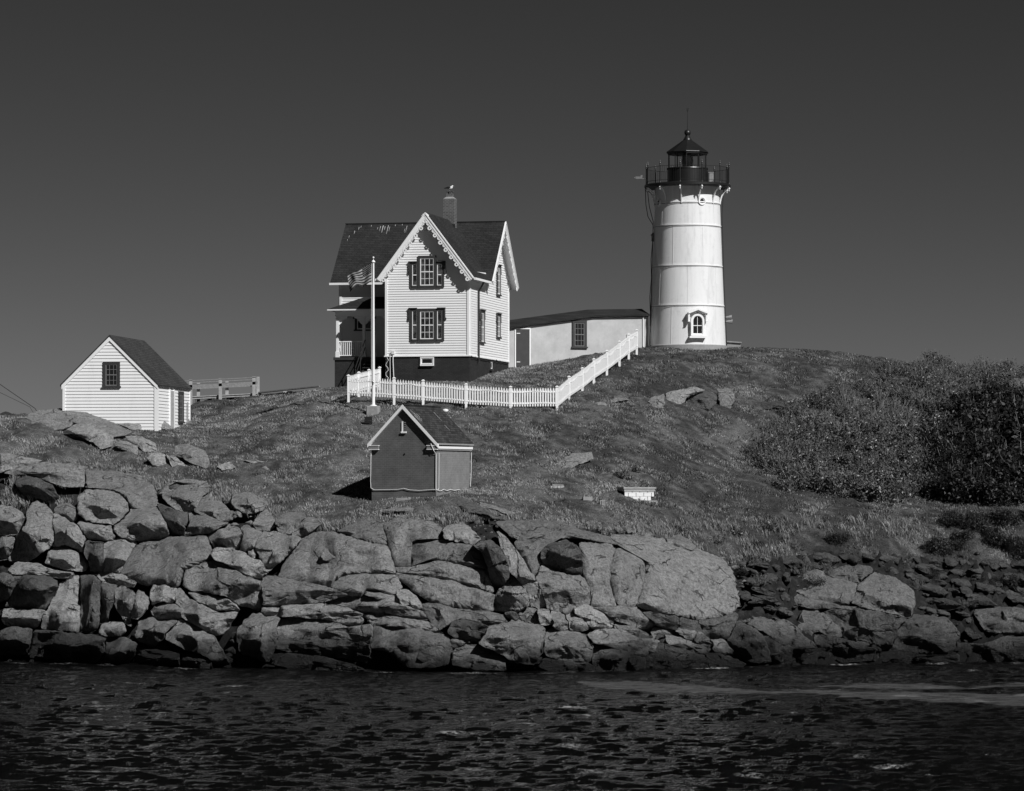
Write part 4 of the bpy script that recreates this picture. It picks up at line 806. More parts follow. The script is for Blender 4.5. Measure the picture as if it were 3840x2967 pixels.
# bargeboards with round pierced drops
def barge(name, pa, pb, outv, n, label=None):
    """board from the peak pa to the eave pb, facing outv, scalloped underneath"""
    mb = MB(); pa, pb, outv = Vector(pa), Vector(pb), Vector(outv); d = (pb-pa); ln = d.length; d.normalize(); dnv = Vector((0, 0, -1))
    nrm = d.cross(outv); nrm = nrm if nrm.z < 0 else -nrm
    a = pa+Vector((0, 0, .01)); mb.ext([a, pb, pb+nrm*.20, a+nrm*.20-d*0.0], outv*.05)
    mb.ext([a+outv*.051, pb+outv*.051, pb+nrm*.06+outv*.051, a+nrm*.06+outv*.051], outv*.03)
    mb.ext([a+nrm*.20, pb+nrm*.20, pb+nrm*.27, a+nrm*.27], outv*.028)
    for i in range(n):
        t = (i+.9)/(n)*ln; c = pa+d*(t-.12)+nrm*.33+outv*.012; R = .115; q = 14; ri = .045
        vs = [c+d*math.cos(2*math.pi*j/q)*rr+nrm*math.sin(2*math.pi*j/q)*rr+outv*e for e in (0, .03) for rr in (R, ri) for j in range(q)]
        fs = []
        for j in range(q):
            k = (j+1) % q; fs += [(j, k, q+k, q+j), (2*q+j, 3*q+j, 3*q+k, 2*q+k), (j, 2*q+j, 2*q+k, k), (q+j, q+k, 3*q+k, 3*q+j)]
        mb.add(vs, fs)
        if i < n-1:                                 # the scroll between two drops
            c2 = c+d*(ln/n*.5)-nrm*.05; mb.ext([c2-d*.12, c2+d*.14, c2+d*.06+nrm*.05, c2-d*.02+nrm*.07, c2-d*.08+nrm*.02], outv*.022)
    o = mb.build(name, M['white'], house, L0); return o
pk = (-2.37, -OV, RZ-.02)
barge('bargeboard', pk, (xe1, -OV, wz(xe1)-.02), (0, -1, 0), 9); barge('bargeboard', pk, (xe0, -OV, wz(xe0)-.02), (0, -1, 0), 9)
barge('bargeboard', (OV, 7, RZ-.02), (OV, 10.4, mz(10.4)-.02), (1, 0, 0), 9); barge('bargeboard', (OV, 7, RZ-.02), (OV, 3.6, mz(3.6)-.02), (1, 0, 0), 9)

f = MB(); ez = wz(xe1)-.13                           # gutters along the eaves
f.box(xe1, xe1+.11, -OV-.02, 3.5, ez, ez+.12); gt = f.build('gutter', M['white'], house, L0)
f = MB(); ez2 = mz(3.6)-.13; f.box(ML-OV-.02, WL-ew-.1, 3.48, 3.6, ez2, ez2+.12); f.build('gutter', M['white'], house, L0)
f = MB(); f.box(xe0-.11, xe0, -OV-.02, 3.5, ez, ez+.12); f.build('gutter', M['white'], house, L0)
f = MB(); f.tube([(xe1+.05, 1.7, ez), (xe1+.0, 1.75, ez-.12), (.12, 1.85, ez-.45), (.10, 1.85, ez-.6), (.10, 1.85, ZF-.3)], .05, 8); f.build('downspout', M['iron'], house, L0)
f = MB()                                             # cable sagging along the sill
pth = [(.09, .1+i*.3, ZF-.03-(.05 if i % 3 else .0)-.07*abs(math.sin(i*.9))) for i in range(33)]; f.tube(pth, .018, 5); f.build('cable', M['wire'], house, L0)
# windows
for zb, zt, side_t, nm in ((19.12, 20.62, 20.28, 'u'), (16.19, 17.72, 17.74, 'l')):
    w0 = window(PF, house, -2.37, zb, zt, .78, .12, 0, 2, 3, sill=.0, loc=L0, glass='glass2', tt=.13)
    for sg in (-1, 1):
        cx = -2.37+sg*.70
        window(PF, house, cx, zb, side_t, .27, .0, 0, 1, 1, sill=.0, loc=L0, glass='glass2', splits=True, tt=.12)
        a = MB(); e = cx+sg*.135; a.box(min(e, e+sg*.12), max(e, e+sg*.12), 0, .085, zb-.1, side_t+.12, 0, PF)
        e2 = cx-sg*.135; mid0, mid1 = sorted((e2, -2.37+sg*(.39+.12))); a.box(mid0, mid1, 0, .083, zb-.1, side_t+.12, 0, PF)
        a.box(*sorted((e+sg*.12, e+sg*.19)), 0, .12, side_t-.50, side_t+.12, 0, PF); a.box(*sorted((e-sg*.27, e+sg*.20)), 0, .15, side_t+.121, side_t+.17, 0, PF)
        a.box(*sorted((e+sg*.19, e+sg*.24)), 0, .10, side_t-.50, side_t-.38, 0, PF)
        a.build('window_hood', M['trim'], house, L0)
window(PR, house, 2.95, 16.15, 17.75, .72, .13, .5, 2, 2, loc=L0); window(PR, house, 7.1, 19.0, 20.5, .72, .13, .5, 2, 2, loc=L0); window(PR, house, 7.1, 16.6, 17.75, .72, .13, .5, 2, 2, loc=L0)
window(PM, house, -6.95, 16.95, 17.9, .85, .13, .5, 1, 2, loc=L0)
window(PF, house, -2.37, 14.83, 15.16, .66, .05, 0, 1, 1, trim='white', splits=False, loc=L0, name='basement_window', sill=0)
window(lambda s, o, z: (o, s, z), house, 5.2, 14.72, 15.12, .5, .05, 0, 1, 1, splits=False, loc=L0, name='basement_window', sill=0)
# chimney
CX, CY = -2.37, 5.35; f = MB(); f.box(CX-.30, CX+.33, CY-.30, CY+.33, 21.6, 24.28); ch = f.build('chimney', M['chimbrick'], house, L0)
f = MB(); f.add([(CX-.30, CY-.3, 24.28), (CX+.33, CY-.3, 24.28), (CX+.33, CY+.33, 24.28), (CX-.3, CY+.33, 24.28), (CX-.15, CY-.15, 24.40), (CX+.18, CY-.15, 24.40), (CX+.18, CY+.18, 24.40), (CX-.15, CY+.18, 24.40)], [(0, 1, 5, 4), (1, 2, 6, 5), (2, 3, 7, 6), (3, 0, 4, 7), (4, 5, 6, 7)]); f.build('mortar_cap', M['concrete'], ch)
f = MB()
for x, y in ((-.15, -.15), (.10, -.15), (-.15, .10), (.10, .10)): f.box(CX+x, CX+x+.07, CY+y, CY+y+.07, 24.55, 24.68)
f.box(CX-.16, CX+.18, CY-.16, CY+.18, 24.38, 24.549); f.box(CX-.18, CX+.2, CY-.18, CY+.2, 24.681, 24.72); f.box(CX-.165, CX+.185, CY-.165, CY+.185, 24.44, 24.46); f.build('chimney_pot', M['chimbrick'], ch)
f = MB()                                             # lead flashing at the foot
f.box(CX-.34, CX+.38, CY-.34, CY-.305, 22.35, 22.85); f.box(CX+.335, CX+.37, CY-.34, CY+.3, 22.2, 22.6); f.build('flashing', M['iron'], ch)
# porch in the corner of the house
QX0, QY0 = -7.98, 1.75; ez = 17.85
f = MB(); f.box(QX0-.08, WL-.01, QY0-.08, 3.99, ZB, ZF-.16); f.build('porch_base', M['darkwall'], house, L0)
f = MB(); f.box(QX0-.14, WL-.01, QY0-.14, 3.985, ZF-.158, ZF); f.build('porch_floor', M['trim'], house, L0)
f = MB(); zt = 18.75; a = (QX0-.42, QY0-.42, ez+.1); b = (WL-.01, QY0-.42, ez+.1); c_ = (WL-.01, 3.97, zt); d_ = (QX0+1.0, 3.97, zt); e_ = (QX0-.42, 3.97, ez+.1)
f.add([a, b, c_, d_, e_], [(0, 1, 2, 3), (0, 3, 4)], 0)
f.box(QX0-.42, WL-.012, QY0-.42, 3.965, ez+.03, ez+.098, 1); f.box(QX0-.06, WL-.012, QY0-.06, QY0+.1, ez-.28, ez+.029, 1); f.box(QX0-.06, QX0+.1, QY0+.101, 3.96, ez-.28, ez+.029, 1)
f.build('porch_roof', [M['shingle'], M['white']], house, L0)
for px_, py_ in ((QX0+.06, QY0+.06), (-6.42, QY0+.06), (WL-.12, QY0+.06)):
    f = MB(); f.box(px_-.075, px_+.075, py_-.075, py_+.075, ZF, ez-.281); f.box(px_-.105, px_+.105, py_-.105, py_+.105, ZF, ZF+.32); f.box(px_-.10, px_+.10, py_-.10, py_+.10, ez-.42, ez-.37); po = f.build('porch_post', M['white'], house, L0)
    f = MB()
    for sg in (-1, 1):
        if (sg == -1 and px_ < -7.5) or (sg == 1 and px_ > -5): continue
        pts = [(0, 0), (.5, 0), (.46, -.1), (.34, -.13), (.22, -.22), (.14, -.36), (0, -.48)]
        f.ext([(px_+sg*(.076+x), py_-.02, ez-.285+z) for x, z in pts], (0, .04, 0))
    if f.v: f.build('bracket', M['white'], po)
f = MB(); f.box(QX0+.13, -6.5, QY0+.04, QY0+.10, ZF+.84, ZF+.90); f.box(QX0+.13, -6.5, QY0+.045, QY0+.095, ZF+.08, ZF+.13)
for i in range(11): x = QX0+.25+i*.118; f.box(x-.02, x+.02, QY0+.05, QY0+.09, ZF+.131, ZF+.839)
f.box(QX0+.04, QX0+.10, QY0+.14, 3.97, ZF+.84, ZF+.90); f.box(QX0+.045, QX0+.095, QY0+.14, 3.97, ZF+.08, ZF+.13)
for i in range(15): y = QY0+.25+i*.135; f.box(QX0+.05, QX0+.09, y-.02, y+.02, ZF+.131, ZF+.839)
f.build('porch_railing', M['white'], house, L0)
f = MB(); f.box(-5.55, -4.9, 3.90, 3.985, ZF+.01, ZF+2.1); f.build('porch_door', M['darkdoor'], house, L0)
f = MB()
for i in range(8): f.box(-6.25, -5.0, QY0-.14-.27*(i+1), QY0-.141-.27*i, ZF-.2*(i+1)-.04, ZF-.2*(i+1))
for x in (-6.24, -5.05): f.ext([(x, QY0-.15, ZF-.2), (x, QY0-2.4, ZF-1.85), (x, QY0-2.4, ZF-2.05), (x, QY0-.15, ZF-.5)], (.04, 0, 0))
f.build('porch_stairs', M['trim'], house, L0)
f = MB()
for x, z in ((-6.32, .92), (-6.32, .5)): f.tube([(x, QY0+.0, ZF+z+.02), (x, QY0-.1, ZF+z), (x, QY0-2.2, ZF+z-1.6)], .028, 6)
f.tube([(-6.32, QY0-2.15, ZF+.9-1.6), (-6.32, QY0-2.15, ZF-1.9)], .03, 6); f.tube([(-6.32, QY0-1.1, ZF+.1), (-6.32, QY0-1.1, ZF-1.2)], .022, 6)
f.build('stair_handrail', M['iron'], house, L0)
f = MB(); f.tube([(-4.45, -.06, ZF+.12), (-4.45, -.09, ZF-.2), (-4.43, -.08, 13.7)], .02, 5); f.tube([(-4.28, -.07, ZF+.2), (-4.28, -.1, ZF-.3), (-4.22, -.1, 13.7)], .03, 5)
f.tube([(-4.62+.09*math.sin(t*1.7), -.08-.02*math.cos(t), ZF-.1-.14*t) for t in range(10)], .016, 5); f.box(-4.36, -4.2, -.14, -.02, ZF+.08, ZF+.25); f.build('conduit', M['pipe'], house, L0)

# ---------------------------------------------------------------- gull on the chimney pot
def world(root, x, y, z):                            # local point of a turned root to world
    a = root.rotation_euler.z; return Vector((root.location.x+x*math.cos(a)-y*math.sin(a), root.location.y+x*math.sin(a)+y*math.cos(a), z))
gp = world(house, CX, CY-.05, 24.72)
gull = empty('gull', gp, math.radians(-20), 'black backed white headed gull hunched on top of the chimney pot', 'bird')
def loft(rings, q=14, m=0):                          # rings of (centre, half width y, half height z)
    vs = []; 
    for (cx, cz, a, b, tilt) in rings:
        for j in range(q):
            t = 2*math.pi*j/q; dz = b*math.sin(t); vs.append((cx-dz*math.sin(tilt), a*math.cos(t), cz+dz*math.cos(tilt)))
    k = len(rings); fs = [(i*q+j, i*q+(j+1) % q, (i+1)*q+(j+1) % q, (i+1)*q+j) for i in range(k-1) for j in range(q)]+[tuple(range(q-1, -1, -1)), tuple(range((k-1)*q, k*q))]
    return vs, fs
f = MB(); vs, fs = loft([(-.28, .155, .02, .008, 0), (-.2, .16, .04, .02, 0), (-.12, .165, .07, .05, 0), (-.03, .165, .085, .075, 0), (.06, .175, .085, .085, .1), (.12, .20, .07, .08, .5), (.15, .245, .05, .055, .9), (.165, .275, .042, .045, .6), (.19, .285, .035, .036, .2), (.215, .282, .018, .02, 0)]); f.add(vs, fs)
f.build('body', simple('gull_white_feathers', .75, .8, .1), gull, smooth=True)
blk = simple('gull_black_feathers', .02, .8, .1)
for s in (-1, 1):
    f = MB(); vs, fs = loft([(-.33, .165, .006, .008, 0), (-.22, .175, .018, .03, 0), (-.1, .19, .022, .055, 0), (0, .195, .022, .06, 0), (.07, .205, .014, .04, 0), (.09, .21, .004, .01, 0)], 10); f.add([(x, y+s*.075*(1 if x > -.2 else .6), z) for x, y, z in vs], fs); f.build('wing', blk, gull, smooth=True)
    f = MB(); f.tube([(.0, s*.03, .10), (.005, s*.03, .0)], .007, 5); f.box(-.01, .045, s*.03-.018, s*.03+.018, 0, .006); f.build('leg', simple('gull_leg', .25), gull)
    f = MB(); f.lathe([(.002, .288), (.006, .29), (.002, .296)], 6, 0, (.195, s*.033)); f.build('eye', blk, gull)
f = MB(); vs, fs = loft([(.21, .28, .010, .012, 0), (.25, .276, .007, .010, 0), (.27, .268, .002, .004, 0)], 8); f.add(vs, fs); f.build('beak', simple('gull_beak', .35), gull, smooth=True)
f = MB(); vs, fs = loft([(-.22, .192, .05, .012, 0), (-.1, .215, .06, .02, 0), (.02, .235, .06, .02, 0), (.08, .24, .03, .01, 0)], 10); f.add(vs, fs); f.build('back', blk, gull, smooth=True)

# ---------------------------------------------------------------- covered passage between the house and the tower
A = Vector((-.25, 196.6, 0)); B = Vector((7.97, 199.6, 0)); dv = (B-A); LN = dv.length; dv.normalize(); nv = Vector((dv.y, -dv.x, 0))  # nv faces the camera
ZP = 14.4; passage = empty('covered_passage', (A.x, A.y, ZP), math.atan2(dv.y, dv.x), 'long low white boarded passage joining the house to the lighthouse tower', 'passage')
LP = (0, 0, -ZP); PP = lambda s, o, z: (s, -o, z)
KX = 5.35; eav = lambda s: 17.28+(18.05-17.28)*min(s/KX, 1)+.03*max(0, s-KX)
f = MB(); f.ext([(0, 0, ZP), (LN, 0, ZP), (LN, 0, eav(LN)), (KX, 0, eav(KX)), (0, 0, eav(0))], (0, 2.0, 0)); f.build('board_wall', M['passage'], passage, LP)
f = MB()
for s0, s1 in ((-.1, KX), (KX, LN)):
    e0, e1 = eav(max(s0, 0)), eav(s1)
    slab(f, [(s0, -.2, e0+.02), (s1, -.2, e1+.02), (s1, 1.0, e1+.40), (s0, 1.0, e0+.40)], .09); slab(f, [(s1, 2.2, e1+.02), (s0, 2.2, e0+.02), (s0, 1.0, e0+.40), (s1, 1.0, e1+.40)], .09)
f.build('passage_roof', [M['shingle'], M['shingle']], passage, LP)
f = MB(); f.box(.50, 1.32, .0, .06, 15.05, 17.15, 0, PP); dr = f.build('door', M['darkdoor'], passage, LP)
f = MB()
for z in (15.3, 16.95): f.box(.52, .74, .06, .075, z-.02, z+.02, 0, PP)
f.build('hinge', M['white'], dr)
f = MB(); f.box(.42, .49, 0, .05, 14.9, 17.2, 0, PP); f.box(1.33, 1.40, 0, .05, 14.9, 17.2, 0, PP); f.box(.42, 1.4, 0, .052, 17.201, 17.27, 0, PP); f.build('door_frame', M['white'], passage, LP)
f = MB(); f.box(.25, 1.5, 0, .45, 14.88, 14.98, 0, PP); f.build('door_step', M['concrete'], passage, LP)
window(PP, passage, 4.42, 16.25, 17.62, .62, .14, 0, 2, 3, sash='wood', loc=LP)
f = MB(); f.tube([(i*LN/30, -.06, eav(i*LN/30)-.06-.06*abs(math.sin(i*.6))) for i in range(31)], .015, 5); f.tube([(i*.3, -.05, 14.95+.03*math.sin(i*1.1)) for i in range(9)], .02, 5); f.build('cable', M['wire'], passage, LP)
f = MB(); f.tube([(LN-.35, -.06, 18.0), (LN-.35, -.06, 15.9)], .03, 6); f.tube([(LN-1.35, -.05, 16.1), (LN-1.35, -.05, 17.0), (LN-1.2, -.05, 17.03), (LN-1.2, -.05, 16.1)], .02, 5); f.build('conduit', M['white'], passage, LP)

# ---------------------------------------------------------------- lighthouse
TC = W(2578, 1297, 200.0); ZT0 = 16.2
tower = empty('lighthouse', (TC.x, TC.y, ZT0), 0, 'white iron lighthouse tower with black lantern and railed gallery on the hilltop', 'lighthouse')
LT = (0, 0, -ZT0)
def tr(z):
    return float(np.interp(z, [16.0, 18.67, 20.98, 23.33, 25.6], [2.26, 2.14, 2.04, 1.955, 1.87]))
f = MB(); prof = [(tr(16.0), 15.6)]
for z in np.linspace(16.2, 25.62, 60): prof.append((tr(z), z))
f.lathe(prof, 96); tw_ = f.build('tower_wall', M['tower'], tower, LT, smooth=40)
for z, e in ((18.67, .03), (20.98, .03), (23.33, .03), (24.66, .035)):
    f = MB(); r0 = tr(z); f.lathe([(r0-.02, z-.03), (r0+e, z-.03), (r0+e, z+.03), (r0-.02, z+.03)], 96); f.build('flange_ring', M['white'], tower, LT, smooth=40)
    f = MB(); f.tube([((r0+e+.015)*math.cos(a), (r0+e+.015)*math.sin(a), z-.055-.012*math.sin(a*7)) for a in np.linspace(0, 2*math.pi, 73)], .012, 4); f.build('ring_cable', M['wire'], tower, LT)
f = MB()                                             # raised vertical plate seams
for k, (z0, z1) in enumerate(((16.3, 18.64), (18.7, 20.95), (21.01, 23.3), (23.36, 24.6))):
    for j in range(7):
        a = math.radians(j*360/7+k*26-118); c0, s0 = math.cos(a), math.sin(a); r0, r1 = tr(z0)+.004, tr(z1)+.004; t = Vector((-s0, c0, 0))*.02
        p0, p1 = Vector((c0*r0, s0*r0, z0)), Vector((c0*r1, s0*r1, z1)); f.ext([p0-t, p0+t, p1+t, p1-t], (c0*.008, s0*.008, 0))
f.build('plate_seam', M['tower'], tower, LT)
f = MB(); f.lathe([(2.34, 15.6), (2.34, 16.33), (2.28, 16.36)], 64); f.build('footing', M['concrete'], tower, LT)
GR = 2.53
f = MB(); f.lathe([(1.2, 25.60), (GR-.05, 25.60), (GR, 25.64), (GR, 25.74), (GR-.04, 25.78), (1.1, 25.78)], 72); f.build('gallery_deck', M['black'], tower, LT, smooth=30)
def bracket():
    b = MB(); pts = []
    for i in range(9):
        t = i/8; a = t*math.pi/2; pts.append((.02+.62*(1-math.cos(a)), -1.0+.97*math.sin(a)))
    inner = [(x+.055 if i < 8 else x, z-.06 if i > 0 else z) for i, (x, z) in enumerate(pts)]
    return pts, inner
NP = 12
for k in range(NP):
    a = math.radians(17+k*30-360); ca, sa = math.cos(a), math.sin(a); f = MB(); pts, inner = bracket(); r0 = tr(25.0)+.0
    for i in range(8):
        q = [pts[i], pts[i+1], inner[i+1], inner[i]]; t = Vector((-sa, ca, 0))*.028
        f.ext([Vector(((r0+x)*ca, (r0+x)*sa, 25.59+z))-t for x, z in q], t*2)
    br = f.build('gallery_bracket', M['white'], tower, LT)
    f = MB(); c_ = Vector(((GR-.06)*ca, (GR-.06)*sa, 25.50)); f.lathe([(.02, 25.59), (.05, 25.56), (.055, 25.49), (.02, 25.45), (.03, 25.42), (.015, 25.36)], 8, 0, (c_.x, c_.y)); f.build('spotlight', M['white'], tower, LT)
    f = MB(); cx, cy = (GR-.07)*ca, (GR-.07)*sa
    f.lathe([(.045, 25.78), (.03, 25.86), (.028, 26.78), (.05, 26.80), (.028, 26.84), (.05, 26.90), (.02, 26.97), (.033, 27.0), (.004, 27.1)], 8, 0, (cx, cy)); f.build('railing_post', M['black'], tower, LT)
    a2 = a+math.radians(30); pa = Vector((cx, cy, 0)); pb = Vector(((GR-.07)*math.cos(a2), (GR-.07)*math.sin(a2), 0)); f = MB()
    for z in (26.74, 25.93): f.tube([pa+Vector((0, 0, z)), pb+Vector((0, 0, z))], .012, 5)
    for i in range(1, 9): p = pa.lerp(pb, i/9); f.tube([p+Vector((0, 0, 25.79)), p+Vector((0, 0, 26.74))], .006, 4)
    f.build('railing_panel', M['black'], tower, LT)
NL = 10; off = math.radians(-96)
f = MB(); f.lathe([(1.22, 25.78), (1.22, 25.9), (1.18, 25.95), (1.18, 26.66), (1.22, 26.70), (1.2, 26.76), (1.0, 26.76)], 48); f.build('lantern_base', M['black'], tower, LT, smooth=30)
f = MB()
for k in range(NL):
    a = off+k*2*math.pi/NL; p = Vector((1.13*math.cos(a), 1.13*math.sin(a), 0)); f.tube([p+Vector((0, 0, 26.75)), p+Vector((0, 0, 27.62))], .035, 6)
f.lathe([(1.06, 27.56), (1.2, 27.56), (1.2, 27.66), (1.06, 27.66)], NL, 0, (0, 0), off); f.build('lantern_frame', M['black'], tower, LT)
f = MB()
for k in range(NL):
    a, b = off+k*2*math.pi/NL, off+(k+1)*2*math.pi/NL; p, q = Vector((1.12*math.cos(a), 1.12*math.sin(a), 26.77)), Vector((1.12*math.cos(b), 1.12*math.sin(b), 26.77))
    f.quad(p, q, q+Vector((0, 0, .79)), p+Vector((0, 0, .79)))
f.build('lantern_pane', M['clear'], tower, LT)
f = MB(); f.lathe([(1.24, 27.64), (1.28, 27.66), (1.26, 27.70), (.24, 28.42), (.22, 28.42)], NL, 0, (0, 0), off); f.build('lantern_roof', M['black'], tower, LT)
f = MB(); f.lathe([(.24, 28.38), (.24, 28.47), (.19, 28.52), (.16, 28.60), (.12, 28.64), (.13, 28.66)]+[(.19*math.sin(t), 28.84-.19*math.cos(t)) for t in np.linspace(.7, 3.05, 12)], 24); f.build('ventilator_ball', M['black'], tower, LT, smooth=50)
f = MB(); f.tube([(0, 0, 29.0), (0, 0, 30.05)], .02, 6, 0, .012); f.tube([(0, 0, 30.0), (.0, 0, 30.3)], .008, 4); f.tube([(0, 0, 30.05), (.07, 0, 30.28)], .008, 4); f.tube([(0, 0, 30.05), (-.07, 0, 30.28)], .008, 4); f.build('lightning_rod', M['black'], tower, LT)
f = MB(); f.lathe([(.12, 26.72), (.26, 26.78)]+[(.20+.12*math.sin(t), 27.18-.38*math.cos(t)) for t in np.linspace(.3, 2.84, 18)]+[(.05, 27.58)], 24); f.build('lens', M['lens'], tower, LT, smooth=True)
f = MB()
for a in np.linspace(0, 2*math.pi, 9)[:-1]: f.tube([(.335*math.cos(a)*s, .335*math.sin(a)*s, z) for s, z in ((.75, 26.78), (.98, 27.0), (1, 27.2), (.9, 27.45), (.6, 27.56))], .012, 4)
f.build('lens_frame', simple('brass', .25, .35, metallic=.8), tower, LT)
def on_tower(a, z, out=0): r0 = tr(z)+out; return Vector((r0*math.cos(a), r0*math.sin(a), z))
def curved(mb, a0, a1, z0, z1, o0, o1, n=6, m=0):    # plate bent round the tower
    for i in range(n):
        b0, b1 = a0+(a1-a0)*i/n, a0+(a1-a0)*(i+1)/n
        vs = [on_tower(b, z, o) for b in (b0, b1) for z in (z0, z1) for o in (o0, o1)]
        mb.add(vs, [(0, 1, 3, 2), (4, 6, 7, 5), (0, 4, 5, 1), (2, 3, 7, 6), (0, 2, 6, 4), (1, 5, 7, 3)], m)
wa = math.radians(-90+11.5)                          # hooded round-headed window facing the camera
rx = Vector((-math.sin(wa), math.cos(wa), 0)); ro = Vector((math.cos(wa), math.sin(wa), 0)); R0 = 2.17
PT = lambda s, o, z: tuple(rx*s+ro*(R0+o)+Vector((0, 0, z)))
arch = lambda r_, z, n=12: [(r_*math.cos(t), z+r_*math.sin(t)) for t in np.linspace(0, math.pi, n)]
f = MB(); out_ = [(.40, 16.85)]+arch(.40, 17.72)+[(-.40, 16.85)]; inn = [(.29, 16.95)]+arch(.29, 17.72)+[(-.29, 16.95)]
def ring(mb, A_, B_, o0, o1, PT):
    n = len(A_)
    for i in range(n):
        j = (i+1) % n; q = [A_[i], A_[j], B_[j], B_[i]]; vs = [PT(s, o, z) for o in (o0, o1) for s, z in q]
        mb.add(vs, [(0, 1, 2, 3), (7, 6, 5, 4), (0, 1, 5, 4), (1, 2, 6, 5), (2, 3, 7, 6), (3, 0, 4, 7)])
ring(f, out_, inn, .0, .22, PT); f.box(-.5, .5, 0, .32, 16.72, 16.83, 0, PT)
win = f.build('window', M['white'], tower, LT)
f = MB(); hood = [(-.58, 18.12), (0, 18.34), (.58, 18.12), (.58, 18.20), (0, 18.44), (-.58, 18.20)]; f.ext([PT(s, 0, z) for s, z in hood], ro*.34)
for s in (-.53, .53): f.box(s-.05, s+.05, 0, .26, 17.72, 18.12, 0, PT); f.box(s-.06, s+.06, 0, .30, 17.66, 17.72, 0, PT)
o2, i2 = [(.47, 17.75)]+arch(.47, 17.76)+[(-.47, 17.75)], [(.405, 17.75)]+arch(.405, 17.76)+[(-.405, 17.75)]
f.build('window_hood', M['white'], tower, LT)
f = MB(); i3 = [(.255, 16.99)]+arch(.255, 17.72)+[(-.255, 16.99)]; ring(f, inn, i3, .12, .16, PT); f.box(-.012, .012, .12, .15, 17.0, 17.97, 0, PT); f.box(-.25, .25, .12, .155, 17.42, 17.46, 0, PT); f.build('sash', M['white'], win)
f = MB(); f.ext([PT(s, .10, z) for s, z in inn], ro*.012); f.build('pane', M['glass'], win)
for ang in (-90+23, -90-64, -90+115, -90-150):      # portholes
    a = math.radians(ang); e1 = Vector((-math.sin(a), math.cos(a), 0)); e3 = Vector((math.cos(a), math.sin(a), 0)); c0 = e3*(tr(24.7)-.05)+Vector((0, 0, 24.70))
    f = MB(); q = 20
    for r_o, r_i, o0, o1 in ((.235, .18, 0, .10), (.18, .13, 0, .06)):
        A_ = [(r_o*math.cos(t), r_o*math.sin(t)) for t in np.linspace(0, 2*math.pi, q+1)[:-1]]; B_ = [(x*r_i/r_o, z*r_i/r_o) for x, z in A_]
        ring(f, A_, B_, o0, o1, lambda s, o, z: tuple(c0+e1*s+e3*(o+.02)+Vector((0, 0, z))))
    po = f.build('porthole', M['white'], tower, LT)
    f = MB(); f.ext([c0+e3*.055+e1*.135*math.cos(t)+Vector((0, 0, .135*math.sin(t))) for t in np.linspace(0, 2*math.pi, q+1)[:-1]], e3*.01); f.build('porthole_glass', M['glass'], po)
f = MB(); a = math.radians(-90-78)                   # cables down the left side
def side(deg, pts, r_=.022): 
    mb = MB(); mb.tube([on_tower(math.radians(deg+d), z, o) for d, z, o in pts], r_, 5); return mb
side(-175, [(0, 25.55, .62), (1, 24.6, .55), (3, 23.9, .42), (6, 23.4, .12), (6, 22.6, .10), (5, 21.4, .16), (6, 20.3, .10), (5, 19.2, .14), (6, 18.3, .08), (6, 17.5, .06)]).build('hanging_cable', M['wire'], tower, LT)
side(-171, [(0, 25.5, .52), (-1, 24.5, .36), (0, 23.6, .10), (0, 22.0, .08), (1, 18.3, .05)]).build('hanging_cable', M['wire'], tower, LT)
side(-8, [(0, 25.5, .25), (0, 24, .10), (0, 20, .06), (0, 16.4, .06)]).build('hanging_cable', M['wire'], tower, LT)
p = on_tower(math.radians(-172), 22.9, .08); f = MB(); f.lathe([(.16, 22.8), (.02, 22.98)], 8, 0, (p.x, p.y)); f.box(p.x-.09, p.x+.09, p.y-.09, p.y+.09, 22.45, 22.8); f.build('cable_box', M['concrete'], tower, LT)
f = MB(); c_ = Vector((-GR-.02, -.6, 26.1)); f.tube([c_+Vector((.15, 0, 0)), c_+Vector((-.12, 0, -.02))], .03, 6); f.box(c_.x-.52, c_.x-.12, c_.y-.06, c_.y+.06, c_.z-.02, c_.z+.12); f.box(c_.x-.22, c_.x-.1, c_.y-.05, c_.y+.05, c_.z+.12, c_.z+.2); f.tube([(c_.x-.58, c_.y, c_.z+.03), (c_.x-.5, c_.y, c_.z+.05)], .05, 8); f.build('camera_arm', M['wood'], tower, LT)
f = MB(); f.box(1.25, 1.5, -.5, -.2, 25.9, 26.45); f.box(1.2, 1.52, -.52, -.18, 26.45, 26.5); f.build('equipment_box', M['concrete'], tower, LT)
for z, l in ((18.0, .42), (17.75, .45)):            # fog horns sticking out on the right
    f = MB(); c_ = on_tower(math.radians(-6), z, 0); f.tube([c_, c_+Vector((l, 0, .02))], .04, 8, 0, .14); f.build('fog_horn', M['concrete'], tower, LT)
f = MB(); f.box(2.4, 3.2, 1.2, 2.2, 16.0, 16.62); f.add([(2.35, 1.1, 16.62), (3.25, 1.1, 16.56), (3.25, 2.3, 16.56), (2.35, 2.3, 16.62), (2.35, 1.1, 16.69), (3.25, 1.1, 16.63), (3.25, 2.3, 16.63), (2.35, 2.3, 16.69)], [(0, 1, 2, 3), (4, 5, 6, 7), (0, 1, 5, 4), (1, 2, 6, 5), (2, 3, 7, 6), (3, 0, 4, 7)])
o = f.build('utility_box', M['concrete'], None, (TC.x, TC.y, 0)); tag(o, 'small grey utility box with lid behind the right foot of the tower', 'utility box')

